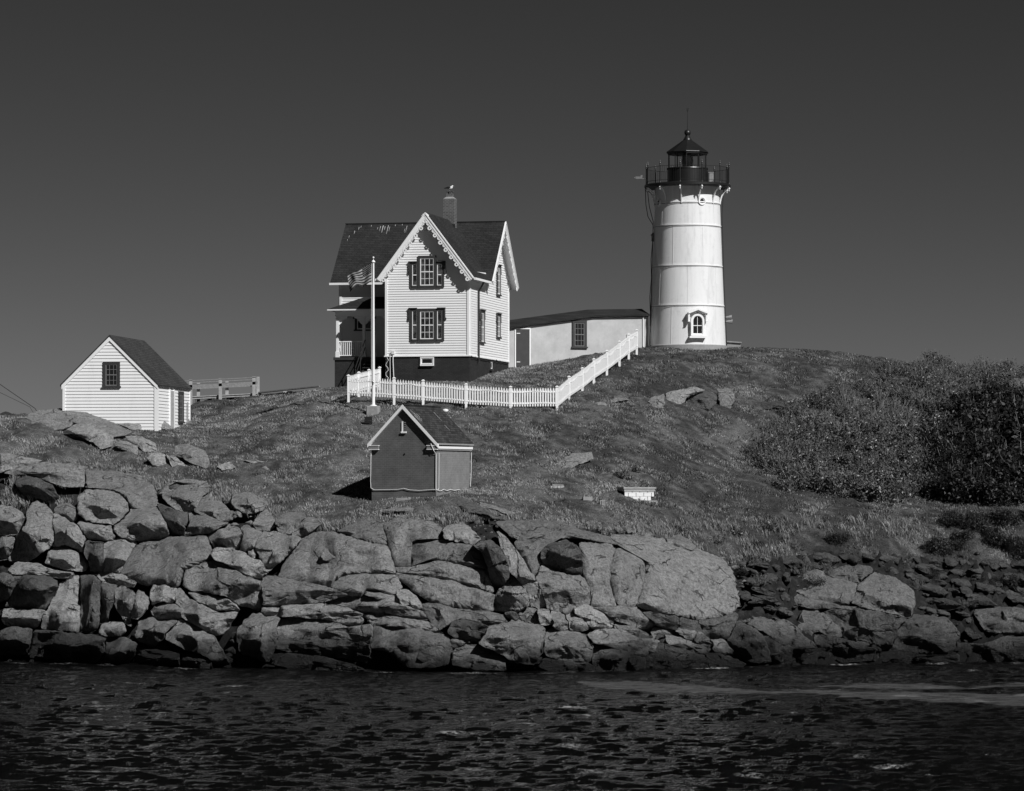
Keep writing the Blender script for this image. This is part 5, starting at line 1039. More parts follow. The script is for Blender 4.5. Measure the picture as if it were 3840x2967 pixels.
# ---------------------------------------------------------------- white clapboard shed at the left
SD = 178.0; TS = math.radians(7.6); SC = W(589, 1600, SD); SW, SL = 5.05, 7.5; SZ = 10.6; SE = 13.50; SR = 16.08
shed = empty('white_shed', (SC.x, SC.y, SZ), -TS, 'small white clapboard shed with a steep plain gable beside the boardwalk', 'shed')
LS = (0, 0, -SZ); slope = (SR-SE)/(SW/2+.1)
def s_span(z):
    hw = min(SW/2, (SR-.08-z)/slope); return (-SW/2-hw, -SW/2+hw) if hw > .03 else None
P1 = lambda s, o, z: (s, -o, z); P2 = lambda s, o, z: (o, s, z); P3 = lambda s, o, z: (-SW-o, s, z)
f = MB(); f.ext([(-SW, .03, SZ), (0-.03, .03, SZ), (-.03, .03, SE), (-SW/2, .03, SR-.1), (-SW, .03, SE)], (0, SL-.05, 0))
clap(f, P1, SZ, SR-.1, s_span, .17, .035); clap(f, P2, SZ, SE, lambda z: (0, SL), .17, .035); clap(f, P3, SZ, SE, lambda z: (0, SL), .17, .035); f.build('clapboard_wall', M['clap'], shed, LS)
board('corner_board', shed, LS, P1, (-.14, 0.0, 0, .055, SZ, SE), (-SW, -SW+.13, 0, .055, SZ, SE)); board('corner_board', shed, LS, P2, (-.055, .13, 0, .055, SZ, SE), (SL-.13, SL, 0, .055, SZ, SE)); board('frieze_board', shed, LS, P2, (.14, SL-.14, 0, .05, SE-.12, SE))
for sg in (-1, 1):
    f = MB(); d0 = Vector((-SW/2, -.08, SR-.09)); d1 = Vector((-SW/2+sg*(SW/2+.05), -.08, SR-.09-slope*(SW/2+.05))); f.ext([d0, d1, d1-Vector((0, 0, .22)), d0-Vector((0, 0, .22))], (0, .05, 0)); f.build('rake_board', M['white'], shed, LS)
f = MB()
for sg in (-1, 1):
    x = -SW/2+sg*(SW/2+.12); z = SR-slope*(SW/2+.12); q = [(-SW/2, -.1, SR), (x, -.1, z), (x, SL+.1, z), (-SW/2, SL+.1, SR)]; slab(f, q, .09, 0, 0)
f.build('shed_roof', [M['shingle3']], shed, LS)
wb = window(P1, shed, -2.42, 13.42, 14.55, .64, .13, 0, 2, 3, sash='wood', loc=LS); window(P2, shed, 5.25, 11.65, 13.1, .85, .15, 0, 2, 3, sash='wood', loc=LS)
f = MB(); f.box(2.75, 3.55, 0, .07, SZ, SE-.28, 0, P2); f.build('shed_door', M['palewood'], shed, LS)
f = MB(); f.box(2.6, 2.74, 0, .09, SZ, SE-.2, 0, P2); f.box(3.56, 3.7, 0, .09, SZ, SE-.2, 0, P2); f.build('door_frame', M['white'], shed, LS)
f = MB(); f.tube([(.1, 6.6, 11.0), (.1, 6.6, 12.7)], .035, 5); f.tube([(.1, 6.8, 11.0), (.1, 6.8, 11.8)], .05, 5); f.build('stand_pipe', M['concrete'], shed, LS)

# ---------------------------------------------------------------- brick shed below the fence
BD = 160.0; TB = math.radians(20); BC = W(1634, 1866, BD); BW, BL = 3.24, 4.5; BZ = 7.2; BE = 10.22; BR = 12.05
bs = empty('brick_shed', (BC.x, BC.y, BZ), -TB, 'small brick shed with dark front wall, paler side wall and shingled gable roof', 'shed')
LB = (0, 0, -BZ); sl = (BR-BE)/(BW/2+.14)
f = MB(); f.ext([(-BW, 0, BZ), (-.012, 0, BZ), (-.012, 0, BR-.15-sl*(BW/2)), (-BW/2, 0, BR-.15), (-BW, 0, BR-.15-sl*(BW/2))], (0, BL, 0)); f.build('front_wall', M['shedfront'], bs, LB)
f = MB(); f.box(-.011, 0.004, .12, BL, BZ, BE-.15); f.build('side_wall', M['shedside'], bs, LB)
f = MB()
for sg in (-1, 1):
    x = -BW/2+sg*(BW/2+.14); z = BR-sl*(BW/2+.14); slab(f, [(-BW/2, -.16, BR), (x, -.16, z), (x, BL+.2, z), (-BW/2, BL+.2, BR)], .07)
for x, y, l in ((.25, .2, .5), (.38, .35, .4), (.5, .1, .3), (.3, 3.1, .4), (.9, 3.0, .25), (.42, .55, .3)):
    a = Vector((-BW/2+x, y, BR-sl*x+.012)); b = a+Vector((l, .02, -sl*l)); f.add([a, a+Vector((0, .025, 0)), b+Vector((0, .015, 0)), b], [(0, 1, 2, 3)], 2)
f.box(-BW/2-.08, -BW/2+.08, -.15, BL+.19, BR-.03, BR+.02, 0)
f.build('shed_roof', [M['shingle2'], M['concrete'], M['dropping']], bs, LB)  # roof edge greyed: eave shadow put into its colour
for sg in (-1, 1):
    f = MB(); a = Vector((-BW/2, -.18, BR-.01)); b = Vector((-BW/2+sg*(BW/2+.16), -.18, BR-.01-sl*(BW/2+.16))); dz = Vector((0, 0, .19)); f.ext([a, b, b-dz*.9, a-dz], (0, .05, 0)); a2, b2 = a-dz+Vector((0, .051, 0)), b-dz*.9+Vector((0, .051, 0)); f.ext([a2+dz*.8, b2+dz*.8, b2, a2], (0, .12, 0))
    f.build('rake_board', M['white'], bs, LB)
    f = MB(); e0, e1 = ((-.40, .10) if sg == 1 else (-BW-.10, -BW+.38)); f.box(e0, e1, -.14, -.005, BE-.27, BE-.12, 1); f.box(e0-.02, e1+.02, -.16, -.003, BE-.119, BE-.09); f.box(e0-.01, e1+.01, -.15, -.004, BE-.30, BE-.271); f.build('eave_return', [M['white'], M['shedside']], bs, LB)
f = MB(); f.box(.0051, .13, -.0, BL+.1, BE-.25, BE-.14); f.box(.0052, .08, -.0, BL+.1, BE-.31, BE-.251); f.build('eave_board', M['white'], bs, LB)
f = MB(); f.box(.005, .03, -.0, .10, BZ, BE-.4); f.build('corner_board', M['shedside'], bs, LB)
f = MB(); vx = -BW/2+.02; f.box(vx-.10, vx-.04, -.05, .0, 10.78, 11.25); f.box(vx-.13, vx+.13, -.09, .0, 10.70, 10.78); vt = f.build('gable_vent', M['white'], bs, LB)
f = MB(); f.box(vx-.039, vx+.10, -.01, .0, 10.781, 11.25); f.build('vent_opening', M['black'], vt)
f = MB()
for i in range(5): z = 10.83+i*.09; f.box(vx-.039, vx+.10, -.035, -.011, z, z+.03)
f.build('louvre', M['concrete'], vt)
f = MB(); f.tube([(-BW/2+.05, -.005, BE-.5), (-BW/2+.05, -.03, BE-.5)], .04, 10); f.build('vent_hole', M['black'], bs, LB)
f = MB(); f.tube([(-BW-.02, -.04, BE-.35), (-BW-.03, -.04, 9.5), (-BW-.04, -.04, 8.4), (-BW-.02, -.05, 8.12), (-BW+.15, -.05, 8.03), (-1.9, -.05, 8.05), (-1.6, -.05, 8.10), (-1.3, -.05, 8.03), (-.8, -.05, 8.0), (-.1, -.05, 8.05), (.05, -.05, 8.02)], .016, 6)
f.tube([(-.18, -.17, BE-.02), (-.04, -.16, BE-.34), (.03, -.04, BE-.5), (.03, -.05, 8.1), (.05, -.05, 8.02)], .018, 6)
f.tube([(.07, .25, BE-.45), (.07, .22, 8.1), (.06, .1, 8.03)], .014, 6)
f.tube([(.05, .0, 8.03), (.06, .5, 7.98), (.06, .9, 8.06), (.06, 1.3, 7.99), (.06, 1.8, 8.05), (.06, 2.3, 8.0), (.06, 2.9, 8.04), (.06, 3.4, 7.96), (.06, 3.8, 8.0), (.06, 4.1, 7.88), (.06, 4.42, 8.1), (.07, 4.5, 8.8), (.08, 4.52, BE-.4)], .016, 6); f.build('conduit', M['pipe'], bs, LB)
# ---------------------------------------------------------------- picket fence
fence = empty('picket_fence', (0, 0, 0), 0, 'white picket fence with capped posts stepping round the front yard and up the hill', 'fence')
def fpt(px, py, D): p = W(px, py, D); return p
c0 = fpt(1307, 1484, 178.6)
front = [fpt(px, y, D) for px, y, D in ((1307, 1484, 178.6), (1478, 1494, 178.2), (1587, 1503, 178.0), (1748, 1517, 177.8), (1915, 1527, 177.8), (2089, 1526, 178.2))]
rightr = [front[-1]]+[fpt(px, y, D) for px, y, D in ((2134, 1488, 180.4), (2184, 1455, 182.7), (2227, 1420, 185.2), (2276, 1388, 187.6), (2323, 1352, 190), (2358, 1325, 192.2), (2388, 1308, 194))]
leftr = [front[0]]+[fpt(px, y, D) for px, y, D in ((1346, 1472, 180.2), (1384, 1462, 181.8), (1424, 1452, 183.4))]
fence.location = (c0.x, c0.y, c0.z)
OF = Vector(c0)
def panel(a, b, h=.98, skip0=False, pw=.036, sp=.132):
    mb = MB(); d = b-a; ln = math.hypot(d.x, d.y); u = Vector((d.x/ln, d.y/ln, 0)); nn = Vector((u.y, -u.x, 0)); n = int(ln/sp); sl_ = d.z/ln
    for i in range(n):
        s = (i+.5)*ln/n; hh = h+random.uniform(-.012, .012); base = a+u*s+Vector((0, 0, sl_*s+.03)); o_ = nn*.035; lean = u*random.uniform(-.008, .008)
        q = [base-u*pw, base+u*pw, base+u*pw+lean+Vector((0, 0, hh-.09)), base+lean+Vector((0, 0, hh)), base-u*pw+lean+Vector((0, 0, hh-.09))]
        mb.ext([v+o_-OF for v in q], nn*.022)
    for z in (.16, .76):
        p, q = a+Vector((0, 0, z))-OF, b+Vector((0, 0, z))-OF; mb.ext([p, q, q+Vector((0, 0, .085)), p+Vector((0, 0, .085))], nn*.034)
    p0 = a+nn*.065-OF; mb.tube([p0+Vector((0, 0, .77)).__add__(u*ln*t+Vector((0, 0, sl_*ln*t-.05*math.sin(t*9)))) for t in np.linspace(0, 1, 9)], .010, 4, 1)
    mb.tube([p0+Vector((0, 0, .17))+(u*ln*t+Vector((0, 0, sl_*ln*t-.03*math.sin(t*7)))) for t in np.linspace(0, 1, 9)], .010, 4, 1)
    return mb.build('picket_panel', [M['fence'], M['pipe']], fence)
def fpost(p, h=1.03):
    mb = MB(); q = p-OF; mb.box(q.x-.062, q.x+.062, q.y-.062, q.y+.062, q.z-.35, q.z+h); o = mb.build('fence_post', M['fence'], fence)
    mb = MB(); mb.box(q.x-.09, q.x+.09, q.y-.09, q.y+.09, q.z+h, q.z+h+.035); z = q.z+h+.035
    mb.add([(q.x-.09, q.y-.09, z), (q.x+.09, q.y-.09, z), (q.x+.09, q.y+.09, z), (q.x-.09, q.y+.09, z), (q.x, q.y, z+.05)], [(0, 1, 4), (1, 2, 4), (2, 3, 4), (3, 0, 4)]); mb.build('post_cap', M['fence'], o)
for run in (front, rightr, leftr[::-1]):
    for a, b in zip(run[:-1], run[1:]): panel(a, b)
for p in front+rightr[1:]+leftr[1:]: fpost(p)

# ---------------------------------------------------------------- flagpole, its concrete base and the flag
fb = on(1400, 1553); fb = W(1400, 1556, fb.y); FD = fb.y
f = MB(); f.box(-.32, .32, -.3, .3, -.25, .46); o = f.build('pole_footing', M['concrete'], None, fb, math.radians(-9), bevel=.03); tag(o, 'square concrete block carrying the white flagpole below the fence', 'footing')
pt = W(1400, 962, FD); h = pt.z-fb.z-.46
pole = empty('flagpole', fb+Vector((0, 0, .46)), 0, 'tall white flagpole with round finial in front of the house', 'flagpole')
f = MB(); f.lathe([(.20, 0), (.19, .02), (.10, .06), (.085, .12), (.08, 1), (.05, h-.35), (.05, h-.33)], 20); f.build('pole', M['fence'], pole, smooth=40)
f = MB(); f.lathe([(.05, h-.33), (.10, h-.30), (.10, h-.27), (.05, h-.20), (.02, h-.19), (.012, h-.12)]+[(.052*math.sin(t), h-.06-.055*math.cos(t)) for t in np.linspace(.3, 3.0, 9)], 14); f.build('finial', M['fence'], pole, smooth=50)
f = MB(); f.tube([(-.09, -.03, h-.36), (-.10, -.03, h*.5), (-.09, -.05, 1.3)], .010, 5); f.tube([(.0, -.10, 1.12), (.05, -.12, 1.2), (-.04, -.12, 1.28), (.02, -.11, 1.35)], .03, 5); f.build('halyard', M['pipe'], pole)
ft = W(1400, 985, FD); flag = MB(); NU, NV = 76, 52; dark = 0; HO, FL = .98, 1.42
def fl(u, v):
    x = -.07-FL*u*(.90-.10*v)-.0*v; dr = (.66*u**1.05)*(1-.12*v)+.10*math.sin(u*5.2+.6)*u*v
    z = -HO*v*(1-.10*u)-dr+.05*math.sin(u*9+v*2.2)*u*(1+v)
    y = .16*math.sin(u*8.5-v*2.6+.4)*min(1, u*3)*(.6+.5*v)+.03*math.sin(u*21+v*5)*u-.02
    return Vector((x, y, z))
P_ = [[fl(i/NU, j/NV) for j in range(NV+1)] for i in range(NU+1)]; flag.v = [tuple(p) for r_ in P_ for p in r_]
for i in range(NU):
    for j in range(NV):
        u = (i+.5)/NU; v = (j+.5)/NV; st = int(v*13); can = u < .40 and st < 7
        flag.f.append((i*(NV+1)+j, (i+1)*(NV+1)+j, (i+1)*(NV+1)+j+1, i*(NV+1)+j+1)); flag.m.append(0 if can else (1 if st % 2 == 0 else 2))
for r_ in range(9):                                  # fifty stars on both faces
    for cidx in range(6 if r_ % 2 == 0 else 5):
        u = .40*(cidx*2+1+(r_ % 2))/12; v = (r_+1)*(7/13)/10
        for sg in (-1, 1):
            c_ = fl(u, v); du = (fl(u+.01, v)-c_).normalized(); dv_ = (fl(u, v+.01)-c_).normalized(); nn = du.cross(dv_).normalized()*.006*sg
            pts = []
            for k in range(10):
                rr = .028 if k % 2 == 0 else .012; t = math.pi/5*k; pts.append(c_+nn+du*math.sin(t)*rr-dv_*math.cos(t)*rr)
            flag.add(pts+[c_+nn], [(k, (k+1) % 10, 10) for k in range(10)], 2)
o = flag.build('flag', [simple('flag_dark_blue', .012, .9, .1), simple('flag_dark_red', .03, .9, .1), simple('flag_backlit_white', .30, .9, .1)], None, W(1400, 985, FD), smooth=True)  # white stripes and stars greyed in colour, as if backlit
tag(o, 'stars and stripes flag blowing to the left from the flagpole', 'flag')
p = on(1381, 1592); f = MB(); f.box(-.2, .2, -.14, .12, 0, .12); f.ext([(-.2, -.16, .125), (.2, -.16, .125), (.2, .05, .30), (-.2, .05, .30)], (0, .04, .04)); f.tube([(-.17, 0, -.1), (-.17, 0, .2)], .02, 5); f.tube([(.17, 0, -.1), (.17, 0, .2)], .02, 5)
o = f.build('floodlight', M['black'], None, p+Vector((0, 0, .05))); tag(o, 'small black floodlight box on the grass below the flagpole base', 'floodlight')

# ---------------------------------------------------------------- boardwalk between the shed and the hill
M['raildrift'] = simple('driftwood_rail', .24, .85, .4, 8, .5)
D0 = 192.0; walk = empty('boardwalk', W(720, 1489, D0), 0, 'raised timber boardwalk with a pale board railing behind the white shed', 'boardwalk'); OW = Vector(walk.location)
a, b = W(690, 1488, D0), W(966, 1474, D0); f = MB(); uu = (b-a).normalized(); sd_ = Vector((0, 1.2, 0))
for z0, z1, y0, y1 in ((-.05, .0, 0, 1.2), (-.16, -.051, .05, .12), (-.16, -.051, 1.08, 1.15)): f.ext([a-OW+Vector((0, y0, z0)), b-OW+Vector((0, y0, z0)), b-OW+Vector((0, y0, z1)), a-OW+Vector((0, y0, z1))], (0, y1-y0, 0))
f.build('deck', M['palewood'], walk)
for px_, y0 in ((716, 0), (827, 0), (953, 0), (737, 1.25), (845, 1.25), (965, .6)):
    t = (px_-690)/276; q = a.lerp(b, min(t, 1))-OW+Vector((0, y0-.08, 0)); f = MB(); hh = .93 if y0 != 1.25 else .82
    f.box(q.x-.09, q.x+.09, q.y-.06, q.y+.0, q.z-.55, q.z+hh); f.build('railing_post', M['palewood'], walk)
for y0, zs_ in ((-.14, ((.86, .90), (.48, .64))), (1.11, ((.78, .82), (.42, .56)))):
    f = MB()
    for z0, z1 in zs_: f.ext([a-OW+Vector((0, y0+.145*(y0 < 0)-.145, z0)), b-OW+Vector((0, y0+.145*(y0 < 0)-.145, z0)), b-OW+Vector((0, y0+.145*(y0 < 0)-.145, z1)), a-OW+Vector((0, y0+.145*(y0 < 0)-.145, z1))], (0, .035, 0))
    f.build('rail', M['raildrift'], walk)
for t in (.12, .45, .8):
    q = a.lerp(b, t)-OW; f = MB(); f.box(q.x-.12, q.x+.12, q.y+.05, q.y+.35, q.z-.6, q.z-.165); f.build('support', M['wood'], walk)
p0, p1 = W(968, 1470, D0), W(1196, 1446, D0-3); ramp = empty('plank_ramp', p0, 0, 'low plank ramp without rails climbing from the boardwalk to the house', 'ramp'); f = MB()
f.ext([Vector((0, 0, -.06)), p1-p0+Vector((0, 0, -.06)), p1-p0, Vector((0, 0, 0))], (0, 1.1, 0)); f.build('deck', M['palewood'], ramp)
for t in (.02, .42): 
    q = (p1-p0)*t; f = MB(); f.box(q.x-.1, q.x+.1, .02, .14, q.z-.38, q.z-.061); f.build('support', M['palewood'], ramp)

# ---------------------------------------------------------------- block planter and the small blocks on the lawn
pb = on(2388, 1878); PC = W(2342, 1879, pb.y); planter = empty('block_planter', PC, math.radians(19), 'crumbling white painted block planter with a wooden rim on the lawn', 'planter')
f = MB(); f.box(-.08, 1.42, -.1, 1.0, -.25, .02); f.build('base_slab', M['concrete'], planter)
f = MB(); rr = random.Random(5)
for row, z in enumerate((.021, .19, .36)):
    hgt = .163 if row < 2 else .06; x = 0 if row % 2 == 0 else -.17
    while x < 1.3:
        x0_, x1_ = max(x, 0)+.006, min(x+.33, 1.3)-.006; x += .34
        if x1_-x0_ < .04: continue
        if row == 0 and (x0_ < .1): x0_ = .12
        if row == 0 and x1_ > 1.2: x1_ = 1.16
        f.box(x0_, x1_, 0, .1, z, z+hgt)
f.build('painted_block', simple('chipped_white_block', .72, .8, .25, 10, .6), planter, bevel=.006)
f = MB(); f.box(.0, 1.3, .101, .88, .02, .42); f.box(.001, .1, .02, .1, .03, .4); f.build('dark_core', M['rockdark'], planter)  # shade of the left side put into the dark colour of this core
f = MB(); f.box(-.02, 1.33, -.03, .9, .425, .53); f.box(-.06, 1.37, -.07, .94, .533, .60); f.build('wooden_rim', M['palewood'], planter)
f = MB(); f.box(.05, 1.25, .05, .8, .601, .605); f.build('soil', M['ground'], planter); planter.scale = (1.17, 1.0, 1.1)
def blockthing(name, px, py, w_, d_, h_, rz, mat, label, cat, parts=None):
    p = on(px, py); e = empty(name, p, rz, label, cat); f = MB()
    return e, p
e, p = blockthing('concrete_block', 2202, 1879, 0, 0, 0, math.radians(12), None, 'plain grey concrete block lying on the lawn left of the planter', 'block')
f = MB(); f.box(-.22, .22, -.1, .1, -.04, .2); f.build('block_body', M['concrete'], e, bevel=.01); f = MB(); f.box(-.23, -.221, -.06, .06, .03, .15); f.build('block_hollow', M['black'], e)
e, p = blockthing('cinder_block', 2260, 1896, 0, 0, 0, math.radians(5), None, 'small upright hollow block with dark slots nearest the planter', 'block')
f = MB()
for x in (-.11, -.03, .02, .09): f.box(x-.018, x+.018, -.09, .09, -.04, .22)
f.box(-.128, .108, -.09, .09, .22, .25); f.box(-.1, .1, -.02, .02, -.04, .21); f.build('block_body', M['palewood'], e)
p = on(2090, 1828); f = MB(); r5 = random.Random(3)
for i in range(4): f.box(-.34+i*.17, -.34+i*.17+.155, -.05, .1, -.05, .06+.03*r5.random())
f.box(-.25, .3, -.04, .12, .091, .13); o = f.build('sunken_curb', M['palewood'], None, p, math.radians(8), bevel=.01); tag(o, 'short row of pale blocks sunk in the grass left of the planter', 'curb')
p = on(1510, 1878); f = MB(); f.box(-.3, .25, -.1, .1, -.05, .12); f.box(.26, .36, -.08, .1, -.03, .16); o = f.build('broken_slab', M['concrete'], None, p, math.radians(-10), bevel=.012); tag(o, 'broken concrete slab in the weeds at the foot of the brick shed', 'slab')
p = on(1670, 1545); f = MB(); f.lathe([(.12, -.02), (.17, .03), (.15, .12), (.09, .15), (.03, .16)], 9); o = f.build('white_stone', M['pipe'], None, p, smooth=True); tag(o, 'small white stone on the slope behind the brick shed roof', 'stone')
# iron ring on the ramp slab
p = W(2808, 2318, 158.2); f = MB(); f.tube([(-.09, 0, -.15), (-.09, 0, .12), (-.05, 0, .2), (.0, 0, .22), (.05, 0, .2), (.09, 0, .12), (.09, 0, -.15)], .014, 6); o = f.build('mooring_ring', M['iron'], None, p); tag(o, 'bent iron bar standing on the ramp slab near the water', 'mooring ring')
# wires at the left edge
for i, (pa, pb_, lab) in enumerate((((-260, 1245), (132, 1532), 'upper dark wire slanting down to the ground at the left edge'), ((-260, 1330), (112, 1526), 'lower thin wire slanting down to the ground at the left edge'))):
    q1 = W(pb_[0], pb_[1], 181); q0 = W(pa[0], pa[1], 181); mid = (q0+q1)/2-Vector((0, 0, .12)); f = MB(); f.tube([q0-q1, mid-q1, Vector((0, 0, 0)), Vector((.3, 0, -.5))], .022 if i == 0 else .013, 5); o = f.build('guy_wire', M['wire'], None, q1); tag(o, lab, 'wire', 'wires at the left edge')
q = W(-260, 1600, 181); f = MB(); f.tube([(0, 0, -1.5), (0, 0, 5.6)], .12, 8, 0, .09); f.box(-.7, .7, -.05, .05, 4.9, 5.05); o = f.build('utility_pole', M['wood'], None, q); tag(o, 'wooden pole carrying the two wires', 'pole')

# ---------------------------------------------------------------- vegetation
def leafmat(name, v, spec=.35, rough=.5):
    m = NM(name, rough, spec); p = m.pos(); a = m.noise(p, .9, 4, .7); b = m.noise(p, 23, 2, .5)
    return m.out(m.mix(.6, m.ramp(a, [(.35, v*.3), (.65, v*1.6)]), m.ramp(b, [(.3, v*.4), (.75, v*1.8)])))
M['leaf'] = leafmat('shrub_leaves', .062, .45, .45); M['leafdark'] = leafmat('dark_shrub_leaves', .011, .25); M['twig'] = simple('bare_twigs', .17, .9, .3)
M['grassA'] = leafmat('short_grass', .062, .1, .9)
def blades(name, X, Y, hgt, wid, lean, mat, label, cat, zoff=0, kind='stuff', curve=False, origin=None):
    n = len(X); Z = gz(X, Y)+zoff; a = rng.uniform(0, 2*math.pi, n); hx, hy = np.cos(a)*wid, np.sin(a)*wid
    la = rng.uniform(0, 2*math.pi, n); lm = lean*hgt*rng.uniform(.2, 1, n); lx, ly = np.cos(la)*lm-.15*hgt, np.sin(la)*lm
    v = np.empty((n, 4, 3), np.float32)
    v[:, 0] = np.stack([X-hx, Y-hy, Z-.03], 1); v[:, 1] = np.stack([X+hx, Y+hy, Z-.03], 1)
    v[:, 2] = np.stack([X+lx*.45+hx*.6, Y+ly*.45+hy*.6, Z+hgt*.6], 1); v[:, 3] = np.stack([X+lx, Y+ly, Z+hgt*rng.uniform(.8, 1, n)], 1)
    if origin is not None: v -= np.array(origin, np.float32)
    me = bpy.data.meshes.new(name); me.vertices.add(n*4); me.vertices.foreach_set('co', v.ravel())
    k = np.arange(n)*4; tri = np.stack([k, k+1, k+2, k, k+2, k+3], 1).astype(np.int32).ravel()
    me.loops.add(len(tri)); me.loops.foreach_set('vertex_index', tri); me.polygons.add(n*2); me.polygons.foreach_set('loop_start', np.arange(0, len(tri), 3, dtype=np.int32)); me.update()
    o = link_mesh(name, me, [mat], None, origin); return tag(o, label, cat, None, kind)
# short turf: random spots in front of the crest, thinned where the bedrock shows and inside the buildings
def inside(X, Y):
    bad = np.zeros(len(X), bool)
    for rt, x0_, x1_, y0_, y1_ in ((house, -8.5, .1, -.1, 10.1), (shed, -SW-.05, .05, -.05, SL+.05), (bs, -BW-.03, .05, -.03, BL+.03), (passage, -.1, LN+.1, -.05, 2.1)):
        a_ = rt.rotation_euler.z; dx, dy = X-rt.location.x, Y-rt.location.y; lx = dx*math.cos(a_)+dy*math.sin(a_); ly = -dx*math.sin(a_)+dy*math.cos(a_)
        bad |= (lx > x0_) & (lx < x1_) & (ly > y0_) & (ly < y1_)
    return bad | (np.hypot(X-TC.x, Y-TC.y) < 2.36)
N0 = 620000; Y = rng.uniform(154, 205, N0); X = (rng.uniform(-150, 3990, N0)-1920)/F*Y
pxs = X/Y*F+1920; rw = rowof(X, Y, gz(X, Y)); eg = np.interp(pxs, *EDGE)+vnoise(X, Y, 1.1, 3)*28
keep = (rw < eg+4) & ~inside(X, Y) & ~bare(pxs, rw-4); X, Y = X[keep], Y[keep]; pxs = pxs[keep]; rw = rw[keep]; eg = eg[keep]
hg = (.03+.05*np.clip(vnoise(X, Y, 1.5, 51, 4)+.3, 0, 1.5)+.05*rng.random(len(X)))
dry_ = np.clip(dryness(X, Y)+rng.normal(0, .34, len(X)), 0, 1)
thin = rng.random(len(X)) < np.clip(.62+1.0*vnoise(X, Y, .9, 61, 4), .06, 1)
m = NM('turf_blades', .85, .15); p = m.pos(); da = m.n('ShaderNodeAttribute', attribute_name='dry').outputs['Fac']; bb = m.noise(p, 17, 2, .6)
m.out(m.mix(da, m.ramp(bb, [(.3, .030), (.7, .10)]), m.ramp(bb, [(.3, .15), (.7, .44)]))); M['turf'] = m.mat
X, Y, hg, dry_ = X[thin], Y[thin], hg[thin], dry_[thin]; wd = .011+.01*rng.random(len(X))
o = blades('grass', X, Y, hg, wd, .7, M['turf'], 'short mixed green and straw grass covering the slopes', 'grass')
vattr(o.data, 'dry', np.repeat(dry_, 4))
# low heathy clumps that mottle the hillside
N1 = 150000; Y = rng.uniform(158, 204, N1); X = (rng.uniform(-100, 3960, N1)-1920)/F*Y; pxs = X/Y*F+1920; rw = rowof(X, Y, gz(X, Y))
kp = (vnoise(X, Y, 2.6, 71, 3)+.35*np.clip((X-1)/6, -1, 1) > .32) & (rw < np.interp(pxs, *EDGE)-4) & ~inside(X, Y) & ~bare(pxs, rw-4); X, Y = X[kp], Y[kp]
m = NM('heath_leaves', .7, .2); bb = m.noise(m.pos(), 21, 2, .6); M['heath'] = m.out(m.ramp(bb, [(.35, .012), (.55, .05), (.72, .22)]))
blades('ground_cover', X, Y, .05+.09*rng.random(len(X)), .014+.018*rng.random(len(X)), 1.1, M['heath'], 'dark low weeds and heath in clumps over the hillside', 'weeds')
# tall tufts: wispy straw grass along the cliff edge and in pockets
def tufts(spots, per, h0, h1, rad, name, label, dryv, wide=.011):
    Xs, Ys, Hs = [], [], []
    for px_, py_, k in spots:
        for _ in range(int(k)):
            q = on(px_+rng.normal(0, 26), py_+rng.normal(0, 9)); n = per; r_ = rad*np.abs(rng.normal(0, 1, n)); a_ = rng.uniform(0, 6.28, n)
            Xs.append(q.x+r_*np.cos(a_)); Ys.append(q.y+r_*np.sin(a_)); Hs.append(rng.uniform(h0, h1)*rng.uniform(.6, 1, n))
    X, Y, h_ = map(np.concatenate, (Xs, Ys, Hs)); o = blades(name, X, Y, h_, np.full(len(X), wide), .45, M['turf'], label, 'grass'); vattr(o.data, 'dry', np.repeat(np.clip(dryv+rng.normal(0, .25, len(X)), 0, 1), 4))
sp = [(x, float(np.interp(x, *EDGE))-12, 2.6) for x in range(250, 3000, 36)]
sp += [(40, 1850, 7), (90, 1880, 8), (150, 1870, 8), (215, 1885, 6), (60, 1800, 6), (20, 1900, 6), (240, 1820, 5), (640, 1830, 6), (700, 1860, 6), (820, 1870, 7), (880, 1850, 8), (950, 1880, 8), (1050, 1920, 8), (1130, 1960, 7), (1200, 1975, 7), (1290, 1970, 5), (560, 1800, 6), (840, 1820, 6)]
sp += [(x, 1880+8*math.sin(x), 3) for x in range(740, 1120, 40)]
tufts(sp, 42, .12, .36, .17, 'tall_grass', 'wispy tall grass fringing the cliff edge and filling the rock pockets', .6, .008)
sp = [(rng.uniform(2380, 3450), 1985+rng.normal(0, 22), 1.6) for _ in range(70)]+[(2440, 1960, 6), (2480, 1990, 6), (2800, 2050, 9), (2860, 2070, 9), (2920, 2060, 7), (2770, 2090, 5), (3240, 2000, 4), (3330, 2000, 4), (2540, 2020, 3), (2980, 2030, 3)]
tufts(sp, 40, .16, .5, .2, 'tall_grass', 'tall dry grass hanging over the bank on the right', .45, .008)

